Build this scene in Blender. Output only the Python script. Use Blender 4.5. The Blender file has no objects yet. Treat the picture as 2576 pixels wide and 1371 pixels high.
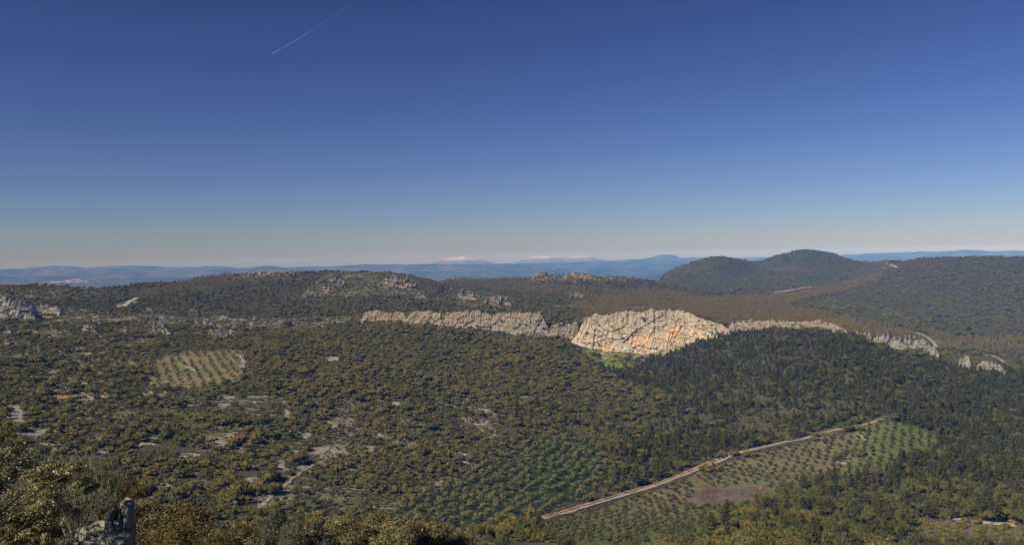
import bpy, math, random
import numpy as np
from mathutils import Vector, Matrix

rnd = random.Random(7)
rng = np.random.default_rng(7)
S = bpy.context.scene
COL = S.collection
PI = math.pi

# ------------------------------------------------------------------ camera
W, H, F = 2576.0, 1371.0, 2231.0          # photograph frame units and focal length in them
TH, RO = math.atan(40.5 / F), math.radians(1.0)
fw = np.array([0, math.cos(TH), -math.sin(TH)])
up0 = np.array([0, math.sin(TH), math.cos(TH)])
rx = np.array([math.cos(RO), 0, 0]) - math.sin(RO) * up0
upv = math.cos(RO) * up0 + np.array([math.sin(RO), 0, 0])
cam_d = bpy.data.cameras.new('camera')
cam = bpy.data.objects.new('camera', cam_d)
COL.objects.link(cam)
cam.matrix_world = Matrix(((rx[0], upv[0], -fw[0], 0), (rx[1], upv[1], -fw[1], 0), (rx[2], upv[2], -fw[2], 0), (0, 0, 0, 1)))
cam_d.sensor_width = 36.0
cam_d.lens = 36.0 * F / W
cam_d.clip_start = 0.3
cam_d.clip_end = 120000.0
S.camera = cam

# ------------------------------------------------------------------ light
SUN_EL, SUN_AZ = math.radians(42), math.radians(-124)       # azimuth from +Y towards +X: the sun stands left and behind
sd = Vector((math.sin(SUN_AZ) * math.cos(SUN_EL), math.cos(SUN_AZ) * math.cos(SUN_EL), math.sin(SUN_EL)))
sun_d = bpy.data.lights.new('sun', 'SUN')
sun_d.energy = 5.0
sun_d.angle = math.radians(0.53)
sun_d.color = (1.0, 0.91, 0.76)
sun = bpy.data.objects.new('sun', sun_d)
COL.objects.link(sun)
sun.rotation_euler = sd.to_track_quat('Z', 'Y').to_euler()
world = bpy.data.worlds.new('World')
S.world = world
world.use_nodes = True
nt = world.node_tree
bg = nt.nodes['Background']
sky = nt.nodes.new('ShaderNodeTexSky')
sky.sky_type = 'NISHITA'
sky.sun_disc = False
sky.sun_elevation = SUN_EL
sky.sun_rotation = SUN_AZ
sky.altitude = 700
sky.air_density = 0.9
sky.dust_density = 0.3
sky.ozone_density = 3.0
gm = nt.nodes.new('ShaderNodeGamma')
gm.inputs[1].default_value = 1.5
nt.links.new(sky.outputs[0], gm.inputs[0])
tn = nt.nodes.new('ShaderNodeMix')
tn.data_type = 'RGBA'
tn.blend_type = 'MULTIPLY'
tn.inputs[0].default_value = 1.0
tn.inputs[7].default_value = (.41, .388, .50, 1)
nt.links.new(gm.outputs[0], tn.inputs[6])
nt.links.new(tn.outputs[2], bg.inputs[0])
bg.inputs[1].default_value = 0.05
S.view_settings.view_transform = 'Standard'
S.view_settings.look = 'None'
S.view_settings.exposure = 0.0
S.view_settings.gamma = 1.0
cy = S.cycles
cy.max_bounces = 4
cy.diffuse_bounces = 2
cy.glossy_bounces = 1
cy.transmission_bounces = 1
cy.volume_bounces = 0
cy.transparent_max_bounces = 8
cy.use_denoising = True
try:
    cy.denoiser = 'OPENIMAGEDENOISE'
except Exception:
    pass
cy.caustics_reflective = False
cy.caustics_refractive = False

# ------------------------------------------------------------------ projection helpers
def ray(px, py):
    px = np.asarray(px, float); py = np.asarray(py, float)
    d = F * fw + (px - W / 2)[..., None] * rx - (py - H / 2)[..., None] * upv
    return d / d[..., 1:2]                     # scaled so that y = 1

def proj(P):
    P = np.asarray(P, float)
    z = P @ fw
    return W / 2 + F * (P @ rx) / z, H / 2 - F * (P @ upv) / z

def warped(px, py, poly):
    if 'w' not in WARP:
        w1 = fbm(px / 30, py / 12, None, 4, 201); w2 = fbm(px / 30, py / 12, None, 4, 211)
        k = np.clip((py - 640) / 300, .25, 1)
        WARP['w'] = (px + 16 * k * w1, py + 7 * k * w2)
    return inpoly(*WARP['w'], poly)
WARP = {}

def eyeline(px):
    return 645.0 - 0.01746 * (px - 1288.0)

def inpoly(px, py, poly):
    px = np.asarray(px, float); py = np.asarray(py, float)
    r = np.zeros(px.shape, bool)
    n = len(poly)
    for i in range(n):
        x1, y1 = poly[i]; x2, y2 = poly[(i + 1) % n]
        if y1 == y2: continue
        c = ((y1 > py) != (y2 > py)) & (px < (x2 - x1) * (py - y1) / (y2 - y1) + x1)
        r ^= c
    return r

# ------------------------------------------------------------------ noise
def h3(ix, iy, iz, s=0):
    with np.errstate(over='ignore'):
        n = (ix.astype(np.int64) * 374761393 + iy.astype(np.int64) * 668265263 + iz.astype(np.int64) * 2147483647 + s * 982451653) & 0xFFFFFFFF
        n = ((n ^ (n >> 13)) * 1274126177) & 0xFFFFFFFF
        n = ((n ^ (n >> 16)) * 2246822519) & 0xFFFFFFFF
        n = (n ^ (n >> 15)) & 0xFFFFFF
    return n / float(0xFFFFFF)

def vnoise(x, y, z=None, s=0):
    x = np.asarray(x, float); y = np.asarray(y, float)
    z = np.zeros_like(x) if z is None else np.asarray(z, float)
    ix, iy, iz = np.floor(x).astype(np.int64), np.floor(y).astype(np.int64), np.floor(z).astype(np.int64)
    fx, fy, fz = x - ix, y - iy, z - iz
    fx, fy, fz = [f * f * (3 - 2 * f) for f in (fx, fy, fz)]
    o = 0
    for a in (0, 1):
        for b in (0, 1):
            for c in (0, 1):
                o = o + h3(ix + a, iy + b, iz + c, s) * (fx if a else 1 - fx) * (fy if b else 1 - fy) * (fz if c else 1 - fz)
    return o * 2 - 1

def fbm(x, y, z=None, o=4, s=0, g=0.5):
    r, a, t = 0, 1.0, 0.0
    z = 0 * np.asarray(x, float) if z is None else z
    for i in range(o):
        r = r + a * vnoise(x * 2 ** i, y * 2 ** i, z * 2 ** i, s + i * 17)
        t += a; a *= g
    return r / t

def voro(x, y, z=None, s=0):
    """F1, F2 and the id value of the nearest cell"""
    x = np.asarray(x, float); y = np.asarray(y, float)
    flat = z is None
    z = np.zeros_like(x) if flat else np.asarray(z, float)
    ix, iy, iz = np.floor(x).astype(np.int64), np.floor(y).astype(np.int64), np.floor(z).astype(np.int64)
    f1 = np.full(x.shape, 9.0); f2 = np.full(x.shape, 9.0); idv = np.zeros(x.shape)
    for a in (-1, 0, 1):
        for b in (-1, 0, 1):
            for c in ((0,) if flat else (-1, 0, 1)):
                jx, jy, jz = ix + a, iy + b, iz + c
                dx = jx + h3(jx, jy, jz, s + 1) - x
                dy = jy + h3(jx, jy, jz, s + 2) - y
                dz = 0 if flat else jz + h3(jx, jy, jz, s + 3) - z
                d = dx * dx + dy * dy + dz * dz
                n = d < f1
                f2 = np.where(n, f1, np.minimum(f2, d))
                idv = np.where(n, h3(jx, jy, jz, s + 4), idv)
                f1 = np.where(n, d, f1)
    return np.sqrt(f1), np.sqrt(f2), idv

def pchip(X, Y, xq):
    """monotone cubic through (X, Y[:, ...]) at xq"""
    X = np.asarray(X, float); Y = np.asarray(Y, float)
    h = np.diff(X); hh = h.reshape((-1,) + (1,) * (Y.ndim - 1))
    d = np.diff(Y, axis=0) / hh
    m = np.zeros_like(Y)
    m[0], m[-1] = d[0], d[-1]
    if len(X) > 2:
        w = d[:-1] * d[1:]
        with np.errstate(divide='ignore', invalid='ignore'):
            hm = np.where(w > 0, 2 * d[:-1] * d[1:] / (d[:-1] + d[1:]), 0)
        m[1:-1] = np.nan_to_num(hm)
    xq = np.clip(xq, X[0], X[-1])
    k = np.clip(np.searchsorted(X, xq, side='right') - 1, 0, len(X) - 2)
    sh = (-1,) + (1,) * (Y.ndim - 1)
    t = ((xq - X[k]) / h[k]).reshape(sh); hk = h[k].reshape(sh)
    return ((1 + 2 * t) * (1 - t) ** 2 * Y[k] + t * (1 - t) ** 2 * hk * m[k]
            + t * t * (3 - 2 * t) * Y[k + 1] + t * t * (t - 1) * hk * m[k + 1])

# ------------------------------------------------------------------ mesh / object helpers
def mesh(name, V, Fc, mats=(), smooth=False, mi=None, col=None, colname='soil'):
    V = np.asarray(V, np.float32).reshape(-1, 3); Fc = np.asarray(Fc, np.int32)
    me = bpy.data.meshes.new(name)
    n, k = Fc.shape
    me.vertices.add(len(V)); me.vertices.foreach_set('co', V.ravel())
    me.loops.add(n * k); me.loops.foreach_set('vertex_index', Fc.ravel())
    me.polygons.add(n)
    me.polygons.foreach_set('loop_start', np.arange(0, n * k, k, dtype=np.int32))
    me.polygons.foreach_set('loop_total', np.full(n, k, np.int32))
    me.polygons.foreach_set('use_smooth', np.full(n, smooth, bool))
    for m in mats: me.materials.append(m)
    if mi is not None: me.polygons.foreach_set('material_index', np.asarray(mi, np.int32))
    me.update(calc_edges=True)
    if col is not None:
        at = me.attributes.new(colname, 'FLOAT_COLOR', 'POINT')
        c = np.ones((len(V), 4), np.float32); c[:, :3] = col
        at.data.foreach_set('color', c.ravel())
    return me

def link(name, me, parent=None, label=None, cat=None, group=None, kind=None, loc=None):
    o = bpy.data.objects.new(name, me)
    COL.objects.link(o)
    if parent is not None: o.parent = parent
    if loc is not None: o.location = loc
    tag(o, label, cat, group, kind)
    return o

def tag(o, label=None, cat=None, group=None, kind=None):
    if label: o['label'] = label
    if cat: o['category'] = cat
    if group: o['group'] = group
    if kind: o['kind'] = kind
    return o

def gridfaces(nr, nc):
    i = np.arange(nr - 1)[:, None] * nc + np.arange(nc - 1)[None, :]
    return np.stack([i, i + 1, i + nc + 1, i + nc], -1).reshape(-1, 4)

def tube(P, R, k=6):
    """swept tube, quads; P (n,3), R (n)"""
    P = np.asarray(P, float); R = np.asarray(R, float)
    n = len(P)
    T = np.gradient(P, axis=0); T /= np.linalg.norm(T, axis=1)[:, None] + 1e-9
    ref = np.array([0.31, 0.17, 0.93]) if abs(T[0][2]) < 0.9 else np.array([1.0, 0.1, 0])
    A = np.cross(T, ref); A /= np.linalg.norm(A, axis=1)[:, None]
    B = np.cross(T, A)
    a = np.linspace(0, 2 * PI, k, endpoint=False)
    V = P[:, None] + R[:, None, None] * (np.cos(a)[None, :, None] * A[:, None] + np.sin(a)[None, :, None] * B[:, None])
    i = np.arange(n - 1)[:, None] * k + np.arange(k)[None]
    j = np.arange(n - 1)[:, None] * k + (np.arange(k)[None] + 1) % k
    return V.reshape(-1, 3), np.stack([i, j, j + k, i + k], -1).reshape(-1, 4)

def join(parts):
    Vs, Fs, o = [], [], 0
    for V, Fc in parts:
        Vs.append(V); Fs.append(np.asarray(Fc) + o); o += len(V)
    return np.concatenate(Vs), np.concatenate(Fs)

# ------------------------------------------------------------------ materials
class NT:
    def __init__(s, name):
        s.m = bpy.data.materials.new(name); s.m.use_nodes = True
        s.t = s.m.node_tree; s.b = s.t.nodes['Principled BSDF']
        s.b.inputs['Roughness'].default_value = 0.9
        s.b.inputs['Specular IOR Level'].default_value = 0.15
    def n(s, typ, **kw):
        nd = s.t.nodes.new(typ)
        for k, v in kw.items(): setattr(nd, k, v)
        return nd
    def l(s, a, b): s.t.links.new(a, b)
    def setin(s, sock, v):
        if hasattr(v, 'is_output'): s.l(v, sock)
        else: sock.default_value = (*v, 1) if isinstance(v, tuple) and len(v) == 3 and len(sock.default_value) == 4 else v
    def mix(s, f, a, b, mode='MIX'):
        nd = s.n('ShaderNodeMix', data_type='RGBA', blend_type=mode)
        s.setin(nd.inputs[0], f); s.setin(nd.inputs[6], a); s.setin(nd.inputs[7], b)
        return nd.outputs[2]
    def math(s, op, a, b=0.0, c=None):
        nd = s.n('ShaderNodeMath', operation=op)
        s.setin(nd.inputs[0], a); s.setin(nd.inputs[1], b)
        if c is not None: s.setin(nd.inputs[2], c)
        return nd.outputs[0]
    def ramp(s, f, lo, hi):
        nd = s.n('ShaderNodeMapRange'); nd.clamp = True
        s.setin(nd.inputs[0], f); nd.inputs[1].default_value = lo; nd.inputs[2].default_value = hi
        return nd.outputs[0]
    def coord(s, what='Object', scale=(1, 1, 1)):
        c = s.n('ShaderNodeTexCoord'); m = s.n('ShaderNodeMapping')
        m.inputs['Scale'].default_value = scale
        s.l(c.outputs[what], m.inputs[0]); return m.outputs[0]
    def noise(s, vec, scale, detail=3, rough=0.55, dist=0.0):
        nd = s.n('ShaderNodeTexNoise'); s.l(vec, nd.inputs['Vector'])
        nd.inputs['Scale'].default_value = scale; nd.inputs['Detail'].default_value = detail
        nd.inputs['Roughness'].default_value = rough; nd.inputs['Distortion'].default_value = dist
        return nd.outputs[0]
    def vor(s, vec, scale, feature='F1', out=0):
        nd = s.n('ShaderNodeTexVoronoi', feature=feature); s.l(vec, nd.inputs['Vector'])
        nd.inputs['Scale'].default_value = scale
        return nd.outputs[out]
    def bump(s, h, strength=0.6, dist=1.0):
        nd = s.n('ShaderNodeBump'); nd.inputs['Strength'].default_value = strength
        nd.inputs['Distance'].default_value = dist; s.l(h, nd.inputs['Height'])
        s.l(nd.outputs[0], s.b.inputs['Normal'])
    def out(s, col): s.setin(s.b.inputs['Base Color'], col); return s.m

def leaf_mat(name, a, b, c=None, scale=0.5, rough=0.75, spec=0.2):
    t = NT(name)
    oi = t.n('ShaderNodeObjectInfo')
    v = t.coord('Object')
    col = t.mix(oi.outputs['Random'], a, b)
    nz = t.ramp(t.noise(v, scale, 2), 0.35, 0.65)
    c = c or tuple(x * 1.5 for x in b)
    wn = t.n('ShaderNodeTexWhiteNoise', noise_dimensions='4D'); wn.inputs[1].default_value = 0
    at = t.n('ShaderNodeAttribute'); at.attribute_name = 'leaf'
    t.l(at.outputs['Fac'], wn.inputs[1])
    col = t.mix(t.math('MULTIPLY', nz, 0.5), col, c)
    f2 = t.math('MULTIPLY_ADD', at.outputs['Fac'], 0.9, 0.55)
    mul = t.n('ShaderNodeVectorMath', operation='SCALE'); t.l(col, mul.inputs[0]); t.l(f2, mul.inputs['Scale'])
    t.b.inputs['Roughness'].default_value = rough
    t.b.inputs['Specular IOR Level'].default_value = spec
    return t.out(mul.outputs[0])

def plain_mat(name, c1, c2, scale=3.0, bump=0.3):
    t = NT(name); v = t.coord('Object')
    n = t.noise(v, scale, 4)
    t.bump(n, bump, 0.1)
    return t.out(t.mix(t.ramp(n, 0.35, 0.65), c1, c2))

M = {}
M['oak'] = leaf_mat('oak_leaves', (0.112, 0.108, 0.021), (0.189, 0.143, 0.029), (0.236, 0.189, 0.041))
M['oak_green'] = leaf_mat('oak_green_leaves', (0.073, 0.086, 0.017), (0.111, 0.107, 0.022), (0.153, 0.138, 0.031))
M['olive'] = leaf_mat('olive_leaves', (0.133, 0.136, 0.044), (0.186, 0.178, 0.060), (0.227, 0.210, 0.074))
M['olive_dark'] = leaf_mat('dark_olive_leaves', (0.071, 0.075, 0.026), (0.100, 0.098, 0.033), (0.130, 0.123, 0.045))
M['pine'] = leaf_mat('pine_needles', (0.048, 0.056, 0.010), (0.082, 0.077, 0.013), (0.119, 0.098, 0.017))
M['pine_light'] = leaf_mat('light_pine_needles', (0.043, 0.056, 0.013), (0.063, 0.069, 0.018), (0.093, 0.089, 0.024))
M['oak_brown'] = leaf_mat('brown_oak_leaves', (0.131, 0.108, 0.025), (0.167, 0.136, 0.030), (0.202, 0.171, 0.039))
M['euca'] = leaf_mat('eucalyptus_leaves', (0.209, 0.148, 0.038), (0.273, 0.209, 0.046), (0.336, 0.261, 0.065))
M['scrub'] = leaf_mat('scrub_leaves', (0.116, 0.117, 0.026), (0.235, 0.177, 0.042), (0.291, 0.221, 0.055))
M['scrub_far'] = leaf_mat('heath_leaves', (0.110, 0.120, 0.022), (0.171, 0.165, 0.029), (0.213, 0.197, 0.036))
M['broom'] = leaf_mat('broom_flowers', (.50, .37, .02), (.60, .46, .03), (.12, .12, .03))
M['fresh'] = leaf_mat('fresh_green_leaves', (0.095, 0.116, 0.020), (0.123, 0.126, 0.027), (0.179, 0.169, 0.049))
M['bare'] = plain_mat('bare_twigs', (.20, .165, .13), (.34, .29, .24), 2.0)
M['bark'] = plain_mat('bark', (.10, .075, .05), (.22, .18, .14), 4.0)
M['fg_oak'] = leaf_mat('near_oak_leaves', (0.133, 0.122, 0.042), (0.173, 0.153, 0.060), (0.214, 0.189, 0.088), 1.2, 0.5, 0.35)
M['fg_orange'] = leaf_mat('near_rust_leaves', (0.089, 0.057, 0.014), (0.116, 0.078, 0.019), (0.136, 0.106, 0.031), 1.2, 0.6, 0.3)
M['fg_grey'] = leaf_mat('near_greygreen_leaves', (0.072, 0.074, 0.037), (0.096, 0.096, 0.050), (0.130, 0.125, 0.069), 1.2, 0.6, 0.3)
M['fg_holly'] = leaf_mat('holm_oak_near_leaves', (0.116, 0.120, 0.033), (0.157, 0.150, 0.047), (0.241, 0.210, 0.094), 4.0, 0.42, 0.5)
M['fg_gold'] = leaf_mat('golden_leaves', (0.400, 0.240, 0.022), (0.336, 0.216, 0.036), (0.320, 0.272, 0.086), 4.0, 0.5, 0.4)

# ------------------------------------------------------------------ terrain profiles: per photo column (distance, photo row)
NEAR = [(4, 1640), (12, 1500), (30, 1478), (60, 1440), (100, 1418), (200, 1402), (330, 1372)]
CC = {
    -300: [(450, 1210), (600, 1080), (800, 960), (1000, 880), (1200, 825), (1400, 785), (1600, 752), (1780, 722), (1900, 722), (2100, 755)],
    0: [(450, 1215), (600, 1090), (800, 968), (1000, 888), (1200, 830), (1400, 790), (1600, 755), (1780, 724), (1900, 722), (2100, 750)],
    110: [(450, 1222), (600, 1097), (800, 975), (1000, 892), (1200, 833), (1400, 793), (1600, 757), (1780, 726), (1900, 721), (2100, 750)],
    250: [(450, 1230), (600, 1106), (800, 984), (1000, 898), (1200, 838), (1400, 800), (1600, 765), (1800, 738), (1950, 729), (2150, 755)],
    400: [(450, 1240), (600, 1115), (800, 992), (1000, 905), (1200, 846), (1400, 805), (1600, 775), (1800, 745), (1980, 715), (2150, 740)],
    520: [(450, 1245), (600, 1122), (800, 997), (1000, 910), (1200, 852), (1400, 812), (1600, 782), (1800, 748), (2000, 712), (2100, 700), (2300, 735)],
    640: [(450, 1250), (600, 1130), (800, 1002), (1000, 916), (1200, 856), (1400, 815), (1600, 786), (1800, 750), (2000, 712), (2120, 692), (2300, 715)],
    740: [(450, 1255), (600, 1137), (800, 1007), (1000, 920), (1200, 860), (1400, 815), (1600, 786), (1800, 750), (2000, 712), (2150, 687), (2350, 715)],
    860: [(450, 1262), (600, 1146), (800, 1014), (1000, 925), (1200, 864), (1400, 812), (1600, 784), (1800, 742), (2000, 700), (2120, 683), (2350, 715)],
    960: [(450, 1268), (600, 1153), (800, 1020), (1000, 930), (1200, 868), (1320, 822), (1400, 805), (1600, 780), (1800, 742), (2000, 700), (2120, 685), (2350, 710)],
    1060: [(450, 1278), (600, 1162), (800, 1030), (1000, 938), (1200, 868), (1340, 818), (1420, 802), (1600, 782), (1800, 748), (2000, 712), (2200, 700), (2400, 718)],
    1150: [(450, 1287), (600, 1170), (800, 1040), (1000, 948), (1200, 872), (1330, 824), (1400, 804), (1600, 783), (1850, 758), (2100, 732), (2450, 708), (2650, 720)],
    1280: [(450, 1297), (600, 1178), (800, 1052), (1000, 960), (1200, 880), (1300, 845), (1360, 806), (1600, 783), (1850, 762), (2100, 742), (2550, 705), (2750, 720)],
    1400: [(450, 1303), (600, 1185), (800, 1062), (1000, 968), (1150, 908), (1280, 850), (1330, 812), (1600, 786), (1850, 768), (2100, 738), (2400, 693), (2500, 697), (2750, 740)],
    1450: [(450, 1306), (600, 1190), (800, 1068), (1000, 978), (1150, 920), (1258, 872), (1320, 806), (1600, 786), (1850, 768), (2100, 738), (2400, 694), (2500, 699), (2750, 740)],
    1520: [(450, 1309), (600, 1193), (800, 1070), (1000, 985), (1150, 930), (1250, 888), (1320, 800), (1600, 785), (1900, 762), (2200, 730), (2460, 695), (2560, 700), (2800, 740)],
    1620: [(450, 1310), (600, 1195), (800, 1070), (1000, 985), (1150, 930), (1250, 888), (1320, 798), (1600, 786), (1900, 765), (2200, 738), (2550, 705), (2700, 712), (2900, 735)],
    1670: [(450, 1309), (600, 1190), (800, 1066), (1000, 978), (1150, 923), (1245, 880), (1315, 798), (1600, 787), (1900, 767), (2200, 743), (2600, 714), (2900, 712), (3150, 703), (3400, 690), (3800, 725)],
    1720: [(450, 1308), (600, 1187), (700, 1120), (800, 1062), (1000, 973), (1150, 915), (1240, 870), (1310, 798), (1600, 788), (1900, 770), (2200, 748), (2600, 720), (2900, 705), (3200, 688), (3450, 670), (3800, 712)],
    1760: [(450, 1305), (575, 1207), (700, 1119), (800, 1060), (950, 984), (1120, 910), (1232, 860), (1300, 805), (1550, 795), (1850, 774), (2150, 752), (2550, 729), (2850, 713), (3150, 690), (3480, 653), (3750, 675), (4000, 715)],
    1800: [(450, 1302), (550, 1232), (700, 1120), (900, 1005), (1080, 915), (1225, 850), (1290, 812), (1500, 802), (1800, 778), (2100, 757), (2500, 738), (2800, 722), (3100, 692), (3500, 644), (3650, 648), (4000, 700)],
    1860: [(450, 1300), (550, 1228), (700, 1115), (860, 1010), (1030, 915), (1195, 838), (1260, 822), (1500, 805), (1800, 780), (2100, 760), (2500, 740), (2800, 724), (3150, 696), (3550, 652), (3700, 658), (4000, 700)],
    1900: [(450, 1298), (550, 1225), (700, 1110), (850, 1005), (1010, 912), (1170, 833), (1240, 822), (1500, 806), (1800, 782), (2100, 760), (2500, 740), (2800, 724), (3200, 695), (3600, 659), (3800, 664), (4100, 705)],
    1960: [(450, 1295), (555, 1218), (700, 1105), (840, 1005), (980, 915), (1140, 832), (1210, 822), (1500, 804), (1800, 780), (2100, 758), (2500, 738), (2800, 720), (3200, 685), (3600, 641), (3800, 650), (4100, 700)],
    2025: [(450, 1290), (560, 1210), (700, 1098), (820, 1005), (955, 915), (1115, 834), (1180, 826), (1500, 802), (1800, 778), (2100, 755), (2500, 736), (2800, 716), (3200, 675), (3600, 628), (3750, 634), (4100, 700)],
    2080: [(450, 1290), (560, 1203), (700, 1092), (810, 1005), (940, 915), (1105, 838), (1160, 830), (1500, 806), (1800, 780), (2100, 755), (2450, 735), (2800, 714), (3200, 675), (3600, 634), (3750, 640), (4100, 700)],
    2130: [(450, 1290), (560, 1196), (700, 1085), (800, 1005), (920, 920), (1085, 846), (1130, 838), (1500, 812), (1800, 785), (2100, 755), (2400, 733), (2750, 710), (3100, 682), (3500, 650), (3650, 656), (4000, 700)],
    2240: [(450, 1290), (560, 1188), (690, 1072), (790, 1000), (910, 930), (1050, 880), (1090, 874), (1200, 878), (1400, 850), (1700, 806), (2000, 765), (2300, 722), (2600, 688), (2900, 664), (3150, 656), (3300, 662), (3600, 700)],
    2330: [(450, 1288), (560, 1186), (690, 1078), (790, 1010), (900, 945), (1000, 900), (1030, 894), (1200, 892), (1400, 855), (1600, 820), (1800, 785), (2050, 742), (2300, 700), (2600, 664), (2800, 651), (3000, 665), (3400, 700)],
    2400: [(450, 1285), (560, 1188), (690, 1084), (790, 1018), (900, 958), (975, 924), (1010, 916), (1200, 900), (1400, 862), (1600, 824), (1800, 778), (2050, 734), (2300, 688), (2600, 652), (2750, 649), (2950, 665)],
    2480: [(450, 1280), (560, 1186), (690, 1086), (790, 1022), (900, 968), (960, 938), (1000, 925), (1200, 905), (1400, 864), (1600, 822), (1800, 774), (2050, 726), (2300, 680), (2550, 650), (2700, 647), (2900, 665)],
    2576: [(450, 1275), (560, 1184), (690, 1086), (790, 1026), (900, 974), (1000, 935), (1200, 905), (1400, 864), (1600, 820), (1800, 770), (2050, 720), (2300, 676), (2500, 649), (2650, 648), (2850, 665)],
    2900: [(450, 1275), (560, 1184), (690, 1086), (790, 1026), (900, 974), (1000, 935), (1200, 900), (1400, 858), (1600, 812), (1800, 762), (2050, 712), (2300, 670), (2500, 644), (2650, 644), (2850, 660)],
}
rowsD = np.concatenate([np.exp(np.linspace(math.log(3), math.log(300), 70, endpoint=False)),
                        np.exp(np.linspace(math.log(300), math.log(1500), 560, endpoint=False)),
                        np.exp(np.linspace(math.log(1500), math.log(4200), 330, endpoint=False)),
                        np.exp(np.linspace(math.log(4200), math.log(6600), 30))])
LR = np.log(rowsD)
cpx = sorted(CC)
prof = []
for p in cpx:
    pts = NEAR + CC[p]
    e = eyeline(p)
    last = pts[-1][0]
    pts = pts + [(max(last * 1.25, 4600), e + 300 * F / max(last * 1.25, 4600) + 4), (6700, e + 330 * F / 6700)]
    prof.append(pchip(np.log([a for a, b in pts]), np.array([b for a, b in pts], float), LR))
prof = np.array(prof)                                  # columns x rows
NC = 900
pxs = np.linspace(-300, 2876, NC)
PY = pchip(cpx, prof, pxs)                             # NC x NR
R_ = ray(np.repeat(pxs[:, None], len(rowsD), 1), PY)
uc = ray(pxs, np.full(NC, 685.5))[:, 0]
V_ = R_[..., 2].T                                      # NR x NC
X_ = uc[None, :] * rowsD[:, None]
Y_ = np.repeat(rowsD[:, None], NC, 1)
und = fbm(X_ / 130, Y_ / 130, None, 4, 3) * np.clip(rowsD * 0.0045, 0, 3.2)[:, None]
und += fbm(X_ / 26, Y_ / 26, None, 3, 9) * np.clip(rowsD * 0.0012, 0, 0.9)[:, None]
gully = np.abs(fbm(X_ / 210 + Y_ / 700, Y_ / 520, None, 4, 13)) * 26 - 6
und += gully * np.clip((rowsD - 2300) / 900, 0, 1)[:, None] * (pxs > 1500)[None, :] * .5
Z_ = V_ * rowsD[:, None] + und
# running skyline, for culling what nothing could show
VV = Z_ / rowsD[:, None]
SKYL = np.maximum.accumulate(VV, axis=0)

def samp(G, x, y):
    x = np.asarray(x, float); y = np.asarray(y, float)
    u = x / y
    ci = np.clip(np.interp(u, uc, np.arange(NC)), 0, NC - 1.001)
    ri = np.clip(np.interp(np.log(np.maximum(y, 3)), LR, np.arange(len(LR))), 0, len(LR) - 1.001)
    c0 = ci.astype(int); r0 = ri.astype(int); fc = ci - c0; fr = ri - r0
    return (G[r0, c0] * (1 - fr) * (1 - fc) + G[r0, c0 + 1] * (1 - fr) * fc + G[r0 + 1, c0] * fr * (1 - fc) + G[r0 + 1, c0 + 1] * fr * fc)

def ground(x, y): return samp(Z_, x, y)

def hit(px, py, d0=300.0, d1=4300.0):
    """first meeting of the sight line through (px, py) with the ground"""
    r = ray(px, py)
    ds = np.exp(np.linspace(math.log(d0), math.log(d1), 1600))
    g = r[2] * ds - ground(r[0] * ds, ds)
    below = np.nonzero(g <= 0)[0]
    if not len(below): return None
    k = below[0]
    d = ds[k] if k == 0 else ds[k - 1] + (ds[k] - ds[k - 1]) * g[k - 1] / (g[k - 1] - g[k])
    return np.array([r[0] * d, d, float(ground(r[0] * d, d))])

# ------------------------------------------------------------------ ground cover regions, as outlines carried onto the terrain
P_GREENFIELD = [(2225, 1058), (2300, 1072), (2378, 1102), (2340, 1135), (2250, 1180), (2130, 1195), (2040, 1212), (1950, 1262), (1860, 1292), (1790, 1330), (1760, 1400), (1420, 1400), (1330, 1322), (1400, 1312), (1480, 1290), (1560, 1262), (1640, 1240), (1700, 1218), (1800, 1172), (1900, 1140), (2080, 1106), (2170, 1080)]
P_OLDGRASS = [(1740, 1200), (1800, 1172), (1900, 1140), (2080, 1106), (2150, 1090), (2160, 1160), (2100, 1190), (2000, 1215), (1900, 1222), (1790, 1240), (1640, 1300), (1560, 1330), (1500, 1310), (1640, 1240)]
P_FELLED = [(1742, 1237), (1800, 1226), (1922, 1218), (1955, 1258), (1880, 1262), (1800, 1275), (1736, 1278)]
P_FERN = [(1285, 1125), (1380, 1100), (1500, 1115), (1530, 1180), (1500, 1230), (1450, 1262), (1350, 1296), (1200, 1320), (1060, 1318), (960, 1300), (1060, 1240), (1190, 1190), (1240, 1150)]
P_TANFIELD = [(383, 915), (425, 888), (440, 878), (592, 876), (618, 918), (604, 950), (545, 968), (500, 978), (372, 975)]
P_LGRASS = [(250, 1040), (400, 1030), (560, 1035), (620, 1060), (560, 1100), (420, 1095), (300, 1075)]
P_CLIFFGRASS = [(1440, 872), (1500, 882), (1600, 893), (1725, 864), (1728, 880), (1680, 895), (1630, 908), (1590, 924), (1545, 934), (1510, 916), (1460, 892)]
P_LPATHS = [(640, 1290), (690, 1240), (760, 1190), (830, 1130), (860, 1060), (900, 1040), (880, 1120), (840, 1170), (790, 1220), (720, 1270), (660, 1295)]
P_BOTGRASS = [(690, 1250), (800, 1230), (900, 1250), (960, 1300), (820, 1310), (700, 1300)]
P_CLEARING = [(2290, 1330), (2340, 1308), (2440, 1312), (2600, 1325), (2600, 1420), (2240, 1420)]
P_EUCA = [(1500, 795), (1420, 770), (1500, 745), (1650, 728), (1790, 752), (1900, 745), (1990, 740), (2100, 715), (2180, 690), (2240, 665), (2215, 700), (2120, 735), (2030, 752), (1980, 770), (2060, 790), (2200, 815), (2300, 835), (2390, 855), (2580, 850), (2580, 882), (2400, 876), (2290, 870), (2180, 850), (2100, 835), (1950, 815), (1830, 810), (1700, 790)]
P_EUCA2 = [(440, 712), (520, 690), (640, 683), (740, 678), (760, 690), (600, 720), (520, 735), (440, 745), (330, 735)]
P_EUCA3 = [(1080, 700), (1330, 705), (1420, 720), (1650, 730), (1500, 750), (1300, 735), (1120, 725)]
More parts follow.
